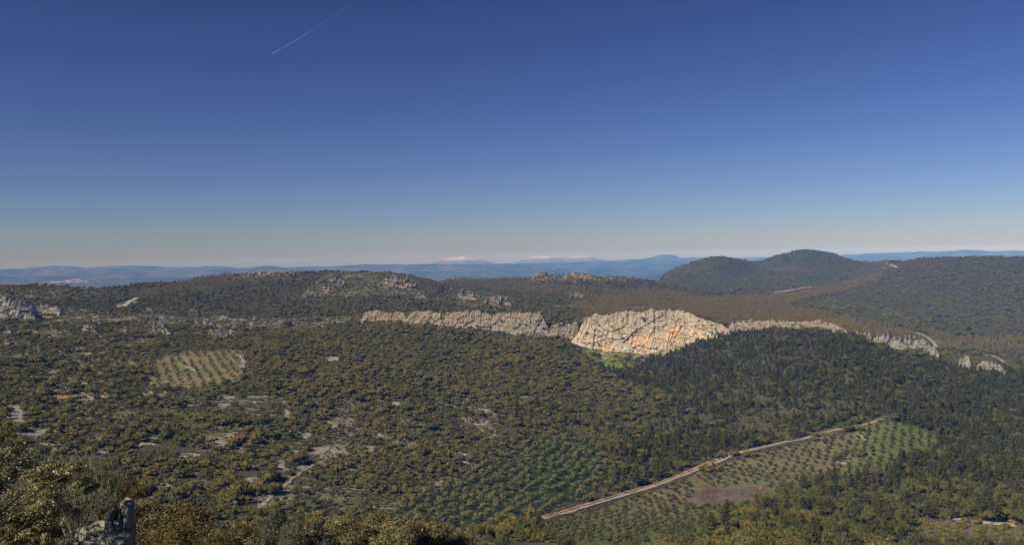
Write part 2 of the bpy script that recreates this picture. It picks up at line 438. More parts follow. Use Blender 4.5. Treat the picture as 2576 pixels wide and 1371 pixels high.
P_PINES = [(1500, 930), (1640, 912), (1760, 850), (1850, 838), (2090, 838), (2230, 890), (2400, 925), (2600, 940), (2600, 1330), (2340, 1300), (2200, 1330), (1980, 1330), (1900, 1300), (2040, 1220), (2130, 1197), (2250, 1182), (2378, 1102), (2225, 1050), (2170, 1068), (2080, 1095), (1900, 1128), (1800, 1162), (1700, 1206), (1560, 1240), (1540, 1180), (1700, 1000), (1560, 960)]
P_PEAKS = [(1640, 705), (1800, 640), (1900, 655), (2025, 620), (2130, 645), (2240, 650), (2180, 690), (2100, 715), (1990, 722), (1960, 735), (1840, 735), (1740, 730), (1640, 715)]
P_RIDGE = [(2240, 650), (2600, 640), (2600, 848), (2390, 850), (2300, 830), (2200, 812), (2060, 785), (2000, 765), (2120, 735), (2215, 700)]
P_OAKS = [(600, 850), (740, 830), (900, 812), (1340, 848), (1500, 880), (1700, 905), (1640, 990), (1300, 1010), (900, 1000), (640, 1000), (560, 980), (640, 940), (620, 880)]
P_KNOLL = [(760, 745), (800, 700), (870, 680), (960, 682), (1080, 698), (1120, 715), (1080, 740), (960, 745), (830, 750)]
P_KNOLL2 = [(1300, 706), (1345, 686), (1420, 683), (1560, 694), (1640, 703), (1560, 712), (1400, 708)]
P_ROCKY = [(1130, 722), (1230, 735), (1300, 755), (1290, 775), (1180, 775), (1080, 755)]
P_LCREST = [(-50, 720), (140, 714), (300, 735), (180, 752), (-50, 748)]
SCREE = [(650, 1215, 36, 17), (640, 1225, 20, 8), (708, 1172, 17, 17), (735, 1142, 30, 6), (723, 1042, 10, 13), (770, 1098, 13, 9), (40, 1043, 20, 17), (50, 1062, 26, 6),
         (78, 1092, 36, 8), (250, 1137, 15, 5), (835, 906, 26, 7), (130, 1085, 30, 4), (40, 1035, 16, 6), (190, 998, 30, 4), (210, 1010, 14, 5),
         (560, 1118, 25, 6), (20, 1028, 20, 6), (610, 915, 8, 20), (820, 1135, 30, 3), (330, 758, 16, 5), (300, 770, 6, 6), (790, 1140, 12, 6), (230, 1000, 35, 3), (820, 1130, 26, 6), (760, 1178, 22, 5), (668, 1270, 26, 5), (705, 1245, 18, 5), (560, 1000, 22, 4), (380, 1105, 18, 5), (500, 1190, 14, 4), (430, 1225, 16, 5), (840, 1075, 8, 8), (455, 1150, 20, 4)]
ORANGE = [(155, 1000, 25, 5), (240, 995, 40, 3), (380, 988, 40, 3), (1950, 1310, 20, 4), (2000, 1287, 6, 4)]

def ell(px, py, L, k=1.0):
    r = np.zeros(px.shape, bool)
    wob = 1 + 0.9 * fbm(px / 14, py / 7, None, 5, 77, .65)
    for cx, cy_, a, b in L:
        r |= ((px - cx) / a) ** 2 + ((py - cy_) / b) ** 2 < (wob * k) ** 2
    return r

PXv, PYv = proj(np.stack([X_, Y_, Z_], -1).reshape(-1, 3))
PXv = PXv.reshape(X_.shape); PYv = PYv.reshape(X_.shape)
soil = np.zeros(X_.shape + (3,))
soil[:] = (.090, .082, .046)
def paint(mask, c, k=1.0):
    soil[mask] = soil[mask] * (1 - k) + np.array(c) * k
n1 = fbm(X_ / 60, Y_ / 60, None, 4, 21); n2 = fbm(X_ / 14, Y_ / 20, None, 4, 31)
left = (PXv < 1250) & (rowsD[:, None] < 1500)
paint(left & (n2 > 0.12), (.19, .165, .095), 0.7)
paint(left & (n1 > 0.22), (.115, .13, .045), 0.5)
paint(left & (n2 > 0.27), (.40, .34, .25), 0.85)
n3 = fbm(X_ / 22, Y_ / 5, None, 3, 41)
paint(left & (n3 > .34) & (n1 > -.25), (.40, .36, .29), 0.8)
paint((PXv > 1250) & (n2 > 0.3), (.19, .155, .105), 0.7)
paint(warped(PXv, PYv, P_OAKS), (.075, .068, .035), 0.8)
paint(warped(PXv, PYv, P_EUCA), (.16, .115, .060), 0.8)
paint(warped(PXv, PYv, P_PEAKS), (.068, .080, .042), 0.9)
heather = warped(PXv, PYv, P_PEAKS) & (((PXv - 2010) / 60) ** 2 + ((PYv - 682) / 12) ** 2 < 1 + n1) | warped(PXv, PYv, P_PEAKS) & (((PXv - 1880) / 55) ** 2 + ((PYv - 700) / 8) ** 2 < 1 + n1)
paint(heather, (.13, .070, .105), 0.7)
paint(warped(PXv, PYv, P_RIDGE), (.080, .074, .045), 0.9)
paint(warped(PXv, PYv, P_PINES), (.115, .098, .066), 0.7)
for pl in (P_KNOLL, P_KNOLL2, P_ROCKY, P_LCREST):
    paint(warped(PXv, PYv, pl), (.13, .125, .070), 0.7)
    paint(warped(PXv, PYv, pl) & (n2 > 0.24), (.30, .27, .21), 0.8)
gf = warped(PXv, PYv, P_GREENFIELD)
paint(gf, (.155, .185, .045)); paint(gf & (n1 > .0), (.185, .178, .060), 0.6)
paint(warped(PXv, PYv, P_OLDGRASS), (.215, .185, .09), 0.75)
paint(warped(PXv, PYv, P_OLDGRASS) & (n2 > 0.1), (.22, .17, .10), 0.5)
paint(warped(PXv, PYv, P_FELLED), (.17, .125, .085)); paint(warped(PXv, PYv, P_FELLED) & (n2 > 0.05), (.25, .19, .14), 0.6)
paint(warped(PXv, PYv, P_FERN), (.034, .056, .018), 0.95)
tf = warped(PXv, PYv, P_TANFIELD)
paint(tf, (.27, .215, .095)); paint(tf & (n1 > 0), (.20, .195, .07), 0.7); paint(tf & (n2 > .1), (.34, .24, .14), 0.6)
paint(warped(PXv, PYv, P_LGRASS) & (n2 > -.25), (.14, .165, .050), 0.8)
paint(warped(PXv, PYv, P_BOTGRASS), (.13, .16, .05), 0.6)
paint(warped(PXv, PYv, P_LPATHS) & (n2 > -.15), (.34, .29, .21), 0.8)
cg = warped(PXv, PYv, P_CLIFFGRASS)
paint(cg, (.19, .25, .04)); paint(cg & (n1 > .12), (.23, .23, .08), .6); paint(cg & (n2 > .22), (.36, .32, .25), 0.8)
paint(warped(PXv, PYv, P_CLEARING), (.15, .135, .075)); paint(warped(PXv, PYv, P_CLEARING) & (n2 > .12), (.24, .20, .13), .6); 
paint(ell(PXv, PYv, SCREE) & (fbm(X_ / 5, Y_ / 7, None, 3, 404) > -.28), (.36, .34, .32))
paint(ell(PXv, PYv, ORANGE), (.50, .30, .15))
paint(ell(PXv, PYv, [(2130, 770, 70, 5), (2240, 790, 40, 3), (2290, 800, 20, 2), (1990, 745, 50, 5), (2390, 860, 40, 3)]) & (n2 > -.3), (.20, .24, .06))

t = NT('terrain_soil')
at = t.n('ShaderNodeAttribute'); at.attribute_name = 'soil'
v = t.coord('Object')
na = t.noise(v, 0.9, 4, 0.6); nb = t.noise(v, 0.12, 3, 0.6)
c = t.mix(t.ramp(na, 0.3, 0.7), (0.50, 0.50, 0.50), (1.35, 1.30, 1.25))
c = t.mix(1.0, at.outputs['Color'], c, 'MULTIPLY')
c = t.mix(t.math('MULTIPLY', t.ramp(nb, 0.48, 0.62), 0.35), c, (.055, .062, .024))
t.bump(na, 0.8, 1.2)
M['soil'] = t.out(c)
tm = mesh('terrain', np.stack([X_, Y_, Z_], -1), gridfaces(*X_.shape), [M['soil']], True, None, soil.reshape(-1, 3))
link('terrain', tm, kind='structure')

# ------------------------------------------------------------------ the far plain and its low ridges
FD = np.exp(np.linspace(math.log(5600), math.log(24000), 420))
fu = np.linspace(-0.85, 0.85, 620)
FX = fu[None] * FD[:, None]; FY = np.repeat(FD[:, None], len(fu), 1)
def plain_z(x, y):
    x = np.asarray(x, float); y = np.asarray(y, float)
    z = -302 + 16 * fbm(x / 2600 + 5, y / 1400, None, 4, 51) + 9 * np.maximum(0, fbm(x / 5000, y / 900 + 2, None, 3, 61)) * 2
    k = np.clip((y - 12500) / 6500, 0, 1); k = k * k * (3 - 2 * k)
    z = z + k * (118 + 10 * fbm(x / 3000, y / 2500, None, 3, 71)) + 18 * np.exp(-((y - 15200 - x * 0.15) / 600) ** 2) * (x < 2000)
    z = z + 46 * np.exp(-((x - V0[0]) / 260) ** 2 - ((y - V0[1]) / 420) ** 2)
    return z
V0 = ray(np.array([196.0]), np.array([706.0]))[0] * 13600
FZ = plain_z(FX, FY)
t = NT('plain_land')
v = t.coord('Object', (1, 0.55, 1))
a = t.noise(v, 0.0016, 5, 0.65); b = t.noise(v, 0.012, 3, 0.7); vo = t.vor(v, 0.0042, 'F1', 1)
sep = t.n('ShaderNodeSeparateColor'); t.l(vo, sep.inputs[0])
c = t.mix(t.ramp(a, 0.42, 0.6), (.030, .042, .022), (.11, .105, .05))
c = t.mix(t.math('MULTIPLY', t.ramp(sep.outputs[0], 0.72, 0.76), 0.6), c, (.22, .18, .11))
c = t.mix(t.math('MULTIPLY', t.ramp(b, 0.45, 0.55), 0.7), c, (.025, .034, .020))
c = t.mix(t.ramp(t.noise(v, 0.02, 1), 0.78, 0.80), c, (.6, .55, .5))
M['plain'] = t.out(c)
link('plain', mesh('plain', np.stack([FX, FY, FZ], -1), gridfaces(*FX.shape), [M['plain']], True), kind='structure')

def ridge(name, D, pts, mat, depth=1500, seed=0, rough=3.0, base=-330):
    px = np.linspace(pts[0][0], pts[-1][0], 500)
    py = pchip([p[0] for p in pts], np.array([p[1] for p in pts], float), px)
    r = ray(px, py)
    xs, zs = r[:, 0] * D, r[:, 2] * D
    zs = zs + (fbm(px / 26, px * 0, None, 4, seed) * 1.6 + fbm(px / 7, px * 0, None, 3, seed + 3) * .5) * D / F
    T = np.array([-1, -.75, -.5, -.3, -.15, 0, .2, .5, 1.0])
    prof_ = 1 - np.abs(T) ** 1.15
    Vx = np.repeat(xs[:, None], len(T), 1)
    Vy = D + T[None] * depth + 0 * Vx
    Vz = base + (zs[:, None] - base) * prof_[None]
    nn = fbm(Vx / 900, Vy / 900, None, 4, seed)
    Vz = Vz + nn * 26 * (1 - (T[None] == 0)) * (prof_[None] > 0) + rough * fbm(Vx / 260, Vy / 300, None, 3, seed + 5)
    Vx = Vx * (Vy / D)
    V = np.stack([Vx, Vy, Vz], -1)
    V = V.transpose(1, 0, 2)
    return link(name, mesh(name, V, gridfaces(len(T), 500), [mat], True), kind='structure')
t = NT('range_land'); v = t.coord('Object')
c = t.mix(t.ramp(t.noise(v, 0.002, 4), 0.4, 0.6), (.05, .06, .035), (.12, .11, .07)); M['range'] = t.out(c)
t = NT('snow_land'); v = t.coord('Object'); g = t.n('ShaderNodeNewGeometry'); sp = t.n('ShaderNodeSeparateXYZ'); t.l(g.outputs['Position'], sp.inputs[0])
hz = t.math('ADD', sp.outputs[2], t.math('MULTIPLY', t.noise(v, 0.004, 4), 60))
c = t.mix(t.ramp(hz, -70, -20), (.16, .16, .18), (.46, .41, .40)); M['snow'] = t.out(c)
ridge('hills_left', 17500, [(-500, 682), (-100, 681), (0, 678), (60, 675), (110, 670), (160, 669), (210, 673), (260, 675), (320, 677), (420, 680), (640, 683), (760, 684)], M['range'], 900, 1)
ridge('hills_left_far', 20500, [(150, 684), (240, 672), (300, 667.5), (370, 669), (430, 672), (480, 672), (540, 670), (600, 673), (680, 674), (760, 676), (860, 680)], M['range'], 900, 2)
ridge('hills_middle', 15500, [(180, 696), (280, 685), (340, 681), (420, 679), (520, 677), (600, 677), (650, 670), (680, 669.5), (720, 675), (800, 678), (860, 668), (930, 665), (1050, 664), (1200, 664), (1340, 666)], M['range'], 800, 3)
ridge('hills_centre_far', 21500, [(1300, 666), (1440, 659), (1500, 656), (1560, 655), (1600, 652), (1640, 647), (1665, 640.5), (1690, 641), (1715, 648), (1760, 646), (1800, 648), (1860, 652), (1920, 655)], M['range'], 900, 4)
ridge('hills_centre', 18500, [(800, 676), (880, 668), (960, 666), (1200, 664.5), (1400, 662), (1520, 658), (1700, 654), (1850, 649), (2000, 645), (2100, 641), (2200, 637), (2290, 634), (2400, 631), (2430, 629), (2500, 631), (2650, 629), (2950, 627)], M['range'], 900, 5)
ridge('snowy_mountains_west', 25000, [(1080, 664), (1105, 656), (1125, 650), (1145, 647), (1165, 645), (1185, 648), (1215, 653), (1250, 664)], M['snow'], 1200, 6, 1)
ridge('snowy_mountains_east', 25600, [(1290, 664), (1310, 654), (1335, 646), (1355, 643), (1378, 641), (1400, 645), (1420, 648), (1440, 645), (1465, 643), (1485, 645), (1505, 650), (1560, 657), (1600, 664)], M['snow'], 1200, 7, 1)

# distant village on its low hill
t = NT('limewash'); M['white'] = t.out((.80, .74, .66)); t = NT('clay_tiles'); v = t.coord('Object', (1, 1, 1))
M['tile'] = t.out(t.mix(t.noise(v, 1.5, 3), (.42, .20, .13), (.55, .32, .22)))
t = NT('dark_opening'); M['dark'] = t.out((.03, .025, .02))
def box(x0, x1, y0, y1, z0, z1):
    V = np.array([[x, y, z] for z in (z0, z1) for y in (y0, y1) for x in (x0, x1)], float)
    return V, np.array([[0, 1, 3, 2], [4, 6, 7, 5], [0, 4, 5, 1], [2, 3, 7, 6], [0, 2, 6, 4], [1, 5, 7, 3]])
def gable(x0, x1, y0, y1, z0, z1):
    ym = (y0 + y1) / 2
    V = np.array([[x0, y0, z0], [x1, y0, z0], [x1, y1, z0], [x0, y1, z0], [x0, ym, z1], [x1, ym, z1]], float)
    return V, np.array([[0, 1, 5, 4], [3, 4, 5, 2], [0, 4, 3, 3], [1, 2, 5, 5], [0, 3, 2, 1]])
bw = box(-11, 11, -7, 7, -6, 8); br = gable(-12, 12, -8, 8, 8, 12)
brq = (br[0], np.array([[0, 1, 5, 4], [3, 4, 5, 2], [0, 3, 2, 1]]))
Vh, Fh = join([bw, brq])
# close the gable ends with slim quads
Vh = np.vstack([Vh, [[-11.5, -7, 8], [-11.5, 7, 8], [-11.5, .3, 11.5], [-11.5, -.3, 11.5], [11.5, -7, 8], [11.5, 7, 8], [11.5, .3, 11.5], [11.5, -.3, 11.5]]])
nb_ = len(bw[0]) + len(br[0])
Fh = np.vstack([Fh, [[nb_, nb_ + 3, nb_ + 2, nb_ + 1], [nb_ + 4, nb_ + 5, nb_ + 6, nb_ + 7]]])
house_me = mesh('village_house', Vh, Fh, [M['white'], M['tile']], False, [0] * 6 + [1] * 3 + [0] * 2)
vill = []
for k in range(34): vill.append((rnd.uniform(128, 168), None, 0))
for k in range(46): vill.append((rnd.uniform(166, 207), None, 1))
for k in range(44): vill.append((rnd.uniform(172, 223), None, 2))
for x_, _, w_ in vill:
    if w_ == 0: y_ = 711.6 - (x_ - 128) / 40 * 3.2 + rnd.uniform(-.7, .7)
    elif w_ == 1: y_ = 708 - (x_ - 166) / 30 * 4.4 + rnd.uniform(-1, 1) if x_ < 196 else 703.8 + (x_ - 196) * .12 + rnd.uniform(-1, 2)
    else: y_ = 711.5 - (x_ - 172) / 50 * 2.6 + rnd.uniform(-.8, .8)
    r = ray(np.array(x_), np.array(y_))
    ds = np.linspace(9000, 16500, 400)
    g = plain_z(r[0] * ds, ds)
    b_ = np.nonzero(r[2] * ds <= g)[0]
    d = ds[b_[0]] if len(b_) else 13600.0
    o = link('village_house', house_me, None, 'small white house with a clay roof in the ' + ['lower left row', 'hilltop part', 'lower right row'][w_] + ' of the far village', 'house', 'houses in the ' + ['lower left row', 'hilltop part', 'lower right row'][w_] + ' of the far village', None,
             (r[0] * d, d, float(plain_z(r[0] * d, d))))
    o.rotation_euler.z = rnd.uniform(-.6, .6); s_ = rnd.uniform(.7, 1.15); o.scale = (s_, s_, s_)
for x_, y_ in [(132, 706.8), (455, 697.3), (461, 706), (940 * .81, 690)]: pass

# ------------------------------------------------------------------ roads: draped strips
def strip(name, pts, width, mat, lift=0.25, side=0.0, d0=300.0, wander=0.0):
    P = [hit(a, b, d0) for a, b in pts]
    P = np.array([p for p in P if p is not None])
    L = np.concatenate([[0], np.cumsum(np.linalg.norm(np.diff(P[:, :2], axis=0), axis=1))])
    n = max(8, int(L[-1] / 3.0))
    q = np.linspace(0, L[-1], n)
    x = pchip(L, P[:, 0], q); y = pchip(L, P[:, 1], q)
    x = x + wander * fbm(q / 17, q * 0, None, 4, 15); y = y + wander * fbm(q / 17, q * 0, None, 4, 16)
    tx, ty = np.gradient(x), np.gradient(y); ln = np.hypot(tx, ty); nx, ny = -ty / ln, tx / ln
    K = np.linspace(-.5, .5, 5)
    wj = width * (1 + 0.6 * fbm(q / 9, q * 0 + side, None, 4, 5))
    V = []
    for k in K:
        ox = x + nx * (k * wj + side); oy = y + ny * (k * wj + side)
        V.append(np.stack([ox, oy, ground(ox, oy) + lift + (abs(k) < .4) * 0.05], -1))
    return link(name, mesh(name, np.array(V), gridfaces(5, n), [mat], True), kind='structure')
t = NT('gravel_track'); v = t.coord('Object'); n_ = t.noise(v, 0.5, 4); M['road'] = t.out(t.mix(t.ramp(n_, .35, .65), (.30, .26, .21), (.42, .36, .29))); 
t = NT('sandy_bank'); v = t.coord('Object'); n_ = t.noise(v, 0.25, 4); M['bank'] = t.out(t.mix(t.ramp(n_, .42, .58), (.17, .15, .07), (.50, .33, .18)))
t = NT('pale_track'); v = t.coord('Object'); n_ = t.noise(v, 0.1, 4); M['pale'] = t.out(t.mix(t.ramp(n_, .4, .6), (.30, .27, .20), (.46, .40, .32)))
t = NT('tan_firebreak'); v = t.coord('Object'); n_ = t.noise(v, 0.08, 4); M['tanbreak'] = t.out(t.mix(t.ramp(n_, .4, .6), (.22, .19, .07), (.46, .34, .16)))
t = NT('stony_soil'); v = t.coord('Object'); n_ = t.noise(v, 0.35, 4); M['track'] = t.out(t.mix(t.ramp(n_, .4, .6), (.17, .15, .09), (.38, .33, .25)))
MAIN = [(1130, 1336), (1215, 1332), (1320, 1320), (1400, 1299), (1480, 1276), (1560, 1252), (1620, 1234), (1690, 1210), (1760, 1182), (1805, 1165), (1890, 1135), (1970, 1116), (2060, 1098), (2110, 1084), (2180, 1070), (2225, 1056)]
strip('dirt_road', MAIN, 3.0, M['road'], 0.5)
strip('road_bank', MAIN[2:], 2.4, M['bank'], 0.6, 3.1)
LTRACK = [(642, 1284), (672, 1258), (700, 1236), (735, 1212), (762, 1190), (790, 1163), (815, 1140), (834, 1124)]
strip('stony_track', LTRACK, 2.2, M['track'], 0.4, 0, 300, 3.0)
strip('firebreak', [(1388, 769), (1450, 773), (1520, 776), (1600, 775), (1660, 771)], 12, M['tanbreak'], 1.2, 0, 1400)
strip('dirt_road_ridge', [(2208, 657), (2225, 661), (2240, 666), (2256, 674)], 11, M['bank'], 1.0, 0, 1400)
strip('pale_track', [(1952, 737), (1980, 733), (2010, 727), (2045, 722)], 16, M['pale'], 1.2, 0, 1400)
strip('pale_track_house', [(1770, 731), (1800, 732), (1830, 733)], 8, M['pale'], 1.2, 0, 1400)
strip('pale_track_right', [(2306, 838), (2330, 848), (2345, 860), (2357, 876)], 5, M['pale'], 1.0, 0, 1100)
strip('pale_track_far_right', [(2480, 893), (2500, 898), (2515, 906), (2530, 916)], 4, M['pale'], 0.8, 0, 1015)
strip('pale_track_left', [(312, 772), (322, 763), (338, 754), (346, 750)], 9, M['pale'], 1.0, 0, 1000)

# ------------------------------------------------------------------ rock
def rock_mat(name, base, light, warm, lichen, warmth=0.5, yellow=0.0, sc=1.0, vz=.35, crk=.30, crd=.25):
    t = NT(name); v = t.coord('Object', (sc, sc, sc))
    vs = t.coord('Object', (sc, sc, sc * vz))
    n1_ = t.noise(vs, 0.22, 5, 0.62); n2_ = t.noise(v, 0.045, 4, 0.55); n3_ = t.noise(v, 0.9, 4, 0.6)
    cr = t.vor(vs, crk, 'DISTANCE_TO_EDGE')
    c = t.mix(t.ramp(n1_, .36, .64), base, light)
    at = t.n('ShaderNodeAttribute'); at.attribute_name = 'zone'
    sp = t.n('ShaderNodeSeparateColor'); t.l(at.outputs['Color'], sp.inputs[0])
    wz = t.math('MULTIPLY', t.math('MULTIPLY', t.ramp(n2_, .44, .60), sp.outputs[0]), warmth)
    c = t.mix(wz, c, warm)
    c = t.mix(t.math('MULTIPLY', t.ramp(n3_, .40, .62), t.math('MULTIPLY', sp.outputs[1], 0.75)), c, lichen)
    if yellow:
        yz = t.math('MULTIPLY', t.ramp(t.noise(v, 0.16, 3, .6), .60, .66), sp.outputs[2])
        c = t.mix(t.math('MULTIPLY', yz, yellow), c, (.62, .46, .03))
    c = t.mix(t.math('MULTIPLY', t.math('SUBTRACT', 1.0, t.ramp(cr, 0.0, 0.05)), crd), c, (.12, .10, .075))
    h_ = t.math('ADD', t.math('MULTIPLY', t.ramp(cr, 0, .12), crd * 2), t.math('ADD', n1_, t.math('MULTIPLY', n3_, .5)))
    t.bump(h_, 0.9, 1.3 / sc)
    t.b.inputs['Roughness'].default_value = 0.95
    return t.out(c)
M['cliff'] = rock_mat('quartzite_cliff', (.42, .35, .25), (.70, .60, .44), (.70, .46, .25), (.29, .25, .165), 0.78, 0.95, 1.0, .8, .16, .0)
M['crag'] = rock_mat('tan_grey_crag', (.30, .25, .18), (.50, .42, .32), (.48, .34, .19), (.22, .22, .13), 0.5, 0.6)
M['grey'] = rock_mat('grey_outcrop', (.27, .245, .21), (.52, .48, .42), (.42, .34, .24), (.24, .24, .16), 0.3, 0.0)
M['nearrock'] = rock_mat('near_rock', (.15, .145, .13), (.38, .365, .31), (.40, .36, .24), (.42, .42, .24), 0.3, 0.0, 7.0)

def crag(name, label, group, nodes, mat, thick=20.0, cell=5.0, amp=2.2, jag=0.12, res=1.0, seed=0, cat='crag', zone=None, lean=0.22, below=5.0, flute0=0.0, vs=1.7):
    """a rock wall whose foot and rim run through nodes (photo x, rim y, foot y, distance of the foot)"""
    px = np.array([a[0] for a in nodes], float)
    P0 = ray(px, np.array([a[2] for a in nodes], float)) * np.array([a[3] for a in nodes], float)[:, None]
    h = np.array([(a[2] - a[1]) / F * a[3] for a in nodes])
    L = np.concatenate([[0], np.cumsum(np.hypot(np.diff(P0[:, 0]), np.diff(P0[:, 1])))])
    n = max(14, int(L[-1] / res))
    q = np.linspace(0, L[-1], n)
    B = pchip(L, P0, q); hh = pchip(L, h, q)
    B[:, 2] = np.minimum(B[:, 2], ground(B[:, 0], B[:, 1]) + 0.5 * hh)
    tz = pchip(L, P0[:, 2] + h, q)                       # rim height
    hh = tz - B[:, 2]
    # jagged rim: blocks and fingers
    _, _, idj = voro(q / cell * 1.3, q * 0 + seed, None, seed)
    _, _, idk = voro(q / cell * 3.4, q * 0 + seed, None, seed + 9)
    hj = hh * (1 + jag * ((idj - .55) * 1.1 + (idk - .5) * .7 + fbm(q / cell / 4, q * 0, None, 3, seed)))
    edge = np.clip(np.minimum(q, L[-1] - q) / (0.05 * L[-1] + cell * .4), 0, 1) ** .6
    hj = hj * edge
    nv = max(10, int(hh.max() / res)) + 1
    tf = np.linspace(-below / max(hh.max(), 1), 1, nv)
    tb = np.array([1.02, 1.0, .93, .8, .5, .1, -.3]); ob = np.array([.10, .24, .42, .6, .78, .92, 1.0])
    tx, ty = np.gradient(B[:, 0]), np.gradient(B[:, 1]); ln = np.hypot(tx, ty); nx, ny = -ty / ln, tx / ln   # away from the viewer
    T = np.concatenate([tf, tb]); O = np.concatenate([np.clip(tf, -.3, 1) * lean, np.zeros(len(tb))])
    rows = len(T)
    Z = B[None, :, 2] + T[:, None] * hj[None]
    Z[:1] -= below
    off = O[:, None] * hh[None]
    thick_ = thick * (0.3 + 0.7 * edge)
    off[len(tf):] = lean * hh[None] + ob[:, None] * thick_[None]
    X = B[None, :, 0] + nx[None] * off; Y = B[None, :, 1] + ny[None] * off
    qs = np.repeat(q[None], rows, 0); zs = Z
    # strata dip a little, blocks step forward and back
    a_ = qs + 0.35 * zs
    f1, f2, i1 = voro(a_ / cell + .3 * fbm(qs / cell, zs / cell, None, 2, seed), zs / (cell * vs), off / cell * .6, seed + 20)
    g1, g2, i2 = voro(a_ / (cell * .38), zs / (cell * .6), off / cell, seed + 30)
    e1, e2, i3 = voro(qs / (cell * 3.2), (zs - .3 * qs) / (cell * 2.4), None, seed + 40)
    crack = np.clip(1 - (f2 - f1) / .10, 0, 1)
    k1, k2, i4 = voro(qs / (cell * .45), zs / (cell * 2.6) + seed, None, seed + 50)          # upright flutes near the rim
    flute = np.clip((np.clip(T, 0, 1)[:, None] - .62) / .2 + .5 * fbm(qs / 15, zs / 9, None, 2, seed), flute0, 1)
    st = zs + .22 * qs + 2.5 * fbm(qs / cell / 2, zs / cell / 2, None, 2, seed + 8)            # tilted beds, each one a small ledge
    bed = (st / (cell * 1.5)) % 1.0
    wx = 1.3 * fbm(qs / cell / 1.6, zs / cell / 1.6, None, 4, seed + 60); wz = 1.3 * fbm(qs / cell / 1.6, zs / cell / 1.6, None, 4, seed + 70)
    j1, j2, i5 = voro(qs / (cell * 1.7) + wx, zs / (cell * 1.0) + wz, None, seed + 80)              # big warped slabs
    r1 = 1 - np.abs(fbm(qs / (cell * 3) + .4 * wx, (zs + .25 * qs) / (cell * 1.1) + .4 * wz, None, 4, seed + 90)) * 20   # long fractures
    r2 = 1 - np.abs(fbm((qs - .3 * zs) / (cell * 1.1), zs / (cell * 3.4) + .3 * wz, None, 4, seed + 95)) * 26
    frac = np.clip(np.maximum(r1, r2), 0, 1) * (1 - .6 * flute)
    d = amp * (.30 * (i1 - .5) + .30 * (i2 - .5) + 1.8 * (i3 - .5) + 1.3 * (i5 - .5) - 1.1 * frac - .15 * crack + flute * .8 * (i4 - .5) + (1 - flute) * .55 * bed) + amp * .8 * fbm(qs / cell / 1.3, zs / cell / .8, off / cell, 4, seed + 3)
    fade = np.where(np.arange(rows) < len(tf), 1, .5)[:, None] * edge[None]
    X = X + nx[None] * d * fade; Y = Y + ny[None] * d * fade
    top = (T >= .9)[:, None]
    Z = Z + np.where(top, amp * .5 * (i2 - .5) * edge[None], 0)
    V = np.stack([X, Y, Z], -1)
    if zone is None:
        zc = np.stack([np.clip(1 - T[:, None], 0, 1) + 0 * X, .6 + 0 * X, .5 + 0 * X], -1)
    else:
        pv, qv = proj(V.reshape(-1, 3)); zc = zone(pv, qv, np.repeat(T[:, None], n, 1).ravel()).reshape(rows, n, 3)
    Fq = gridfaces(rows, n)[:, [0, 1, 2, 3]]
    c0 = V.reshape(-1, 3).mean(0)
    me = mesh(name, V.reshape(-1, 3) - c0, Fq, [mat], False, None, zc.reshape(-1, 3), 'zone')
    return link(name, me, None, label, cat, group, None, tuple(c0))

def zone_main(px, py, T):
    warm = np.clip(1.3 * np.exp(-((px - 1700) / 75) ** 2 - ((py - 850) / 28) ** 2) + 1.0 * np.exp(-((px - 1560) / 110) ** 2 - ((py - 868) / 22) ** 2) + .25, 0, 1.3)
    lich = np.clip((826 - py + 8 * fbm(px / 30, py / 20, None, 3, 5)) / 14, 0, 1) * 1.1 + 0.2 + np.clip(1 - abs(px - 1800) / 60, 0, 1) * .4
    yel = np.exp(-((px - 1805) / 45) ** 2 - ((py - 815) / 16) ** 2) * 1.3 + np.exp(-((px - 1700) / 14) ** 2 - ((py - 845) / 18) ** 2) + .8 * np.exp(-((px - 1740) / 50) ** 2 - ((py - 802) / 8) ** 2)
    return np.stack([warm, lich, np.clip(yel, 0, 1)], -1)
def zone_left(px, py, T):
    yel = np.exp(-((px - 1410) / 12) ** 2 - ((py - 838) / 10) ** 2) * 1.2 + .25
    return np.stack([.5 + 0 * px, .7 + 0 * px, yel], -1)

G_WALL = None
crag('rock_crag', 'tallest sunlit cliff with orange and pinkish bands above the bright grass', None,
     [(1437, 838, 858, 1268), (1455, 812, 874, 1262), (1480, 800, 880, 1258), (1530, 795, 886, 1254), (1560, 788, 889, 1252), (1600, 786, 891, 1250), (1640, 784, 888, 1248), (1690, 786, 882, 1246), (1725, 788, 874, 1244), (1745, 798, 866, 1240), (1790, 812, 852, 1232), (1846, 826, 842, 1225)],
     M['cliff'], 30, 9.0, 1.6, .06, .55, 11, 'cliff', zone_main, .3, 5, 0.0, .75)
crag('rock_crag', 'grey brown notched rock step joining the tall cliff to the long wall on its left', None,
     [(1372, 828, 842, 1290), (1395, 818, 850, 1285), (1420, 815, 854, 1280), (1445, 812, 856, 1276), (1462, 806, 856, 1276)],
     M['crag'], 16, 4.5, 1.6, .2, .65, 12, 'cliff', zone_left, .4, 5, .4)
crag('rock_crag', 'long tan rock wall with ragged rim left of the tall cliff', None,
     [(1018, 796, 808, 1350), (1032, 786, 815, 1350), (1080, 786, 824, 1342), (1150, 786, 832, 1330), (1205, 787, 836, 1322), (1235, 792, 838, 1318), (1252, 786, 840, 1314), (1300, 788, 845, 1306), (1350, 791, 848, 1300), (1366, 800, 848, 1297), (1378, 822, 846, 1294)],
     M['crag'], 26, 4.6, 1.35, .11, .65, 13, 'cliff', zone_left, .45, 5, .35)
crag('rock_crag', 'low pale rocks at the far left end of the long tan wall', None,
     [(908, 794, 800, 1375), (920, 785, 800, 1373), (945, 783, 801, 1370), (975, 787, 802, 1366), (1005, 787, 806, 1360), (1022, 792, 806, 1356)],
     M['crag'], 12, 4.0, 1.1, .22, .7, 14)
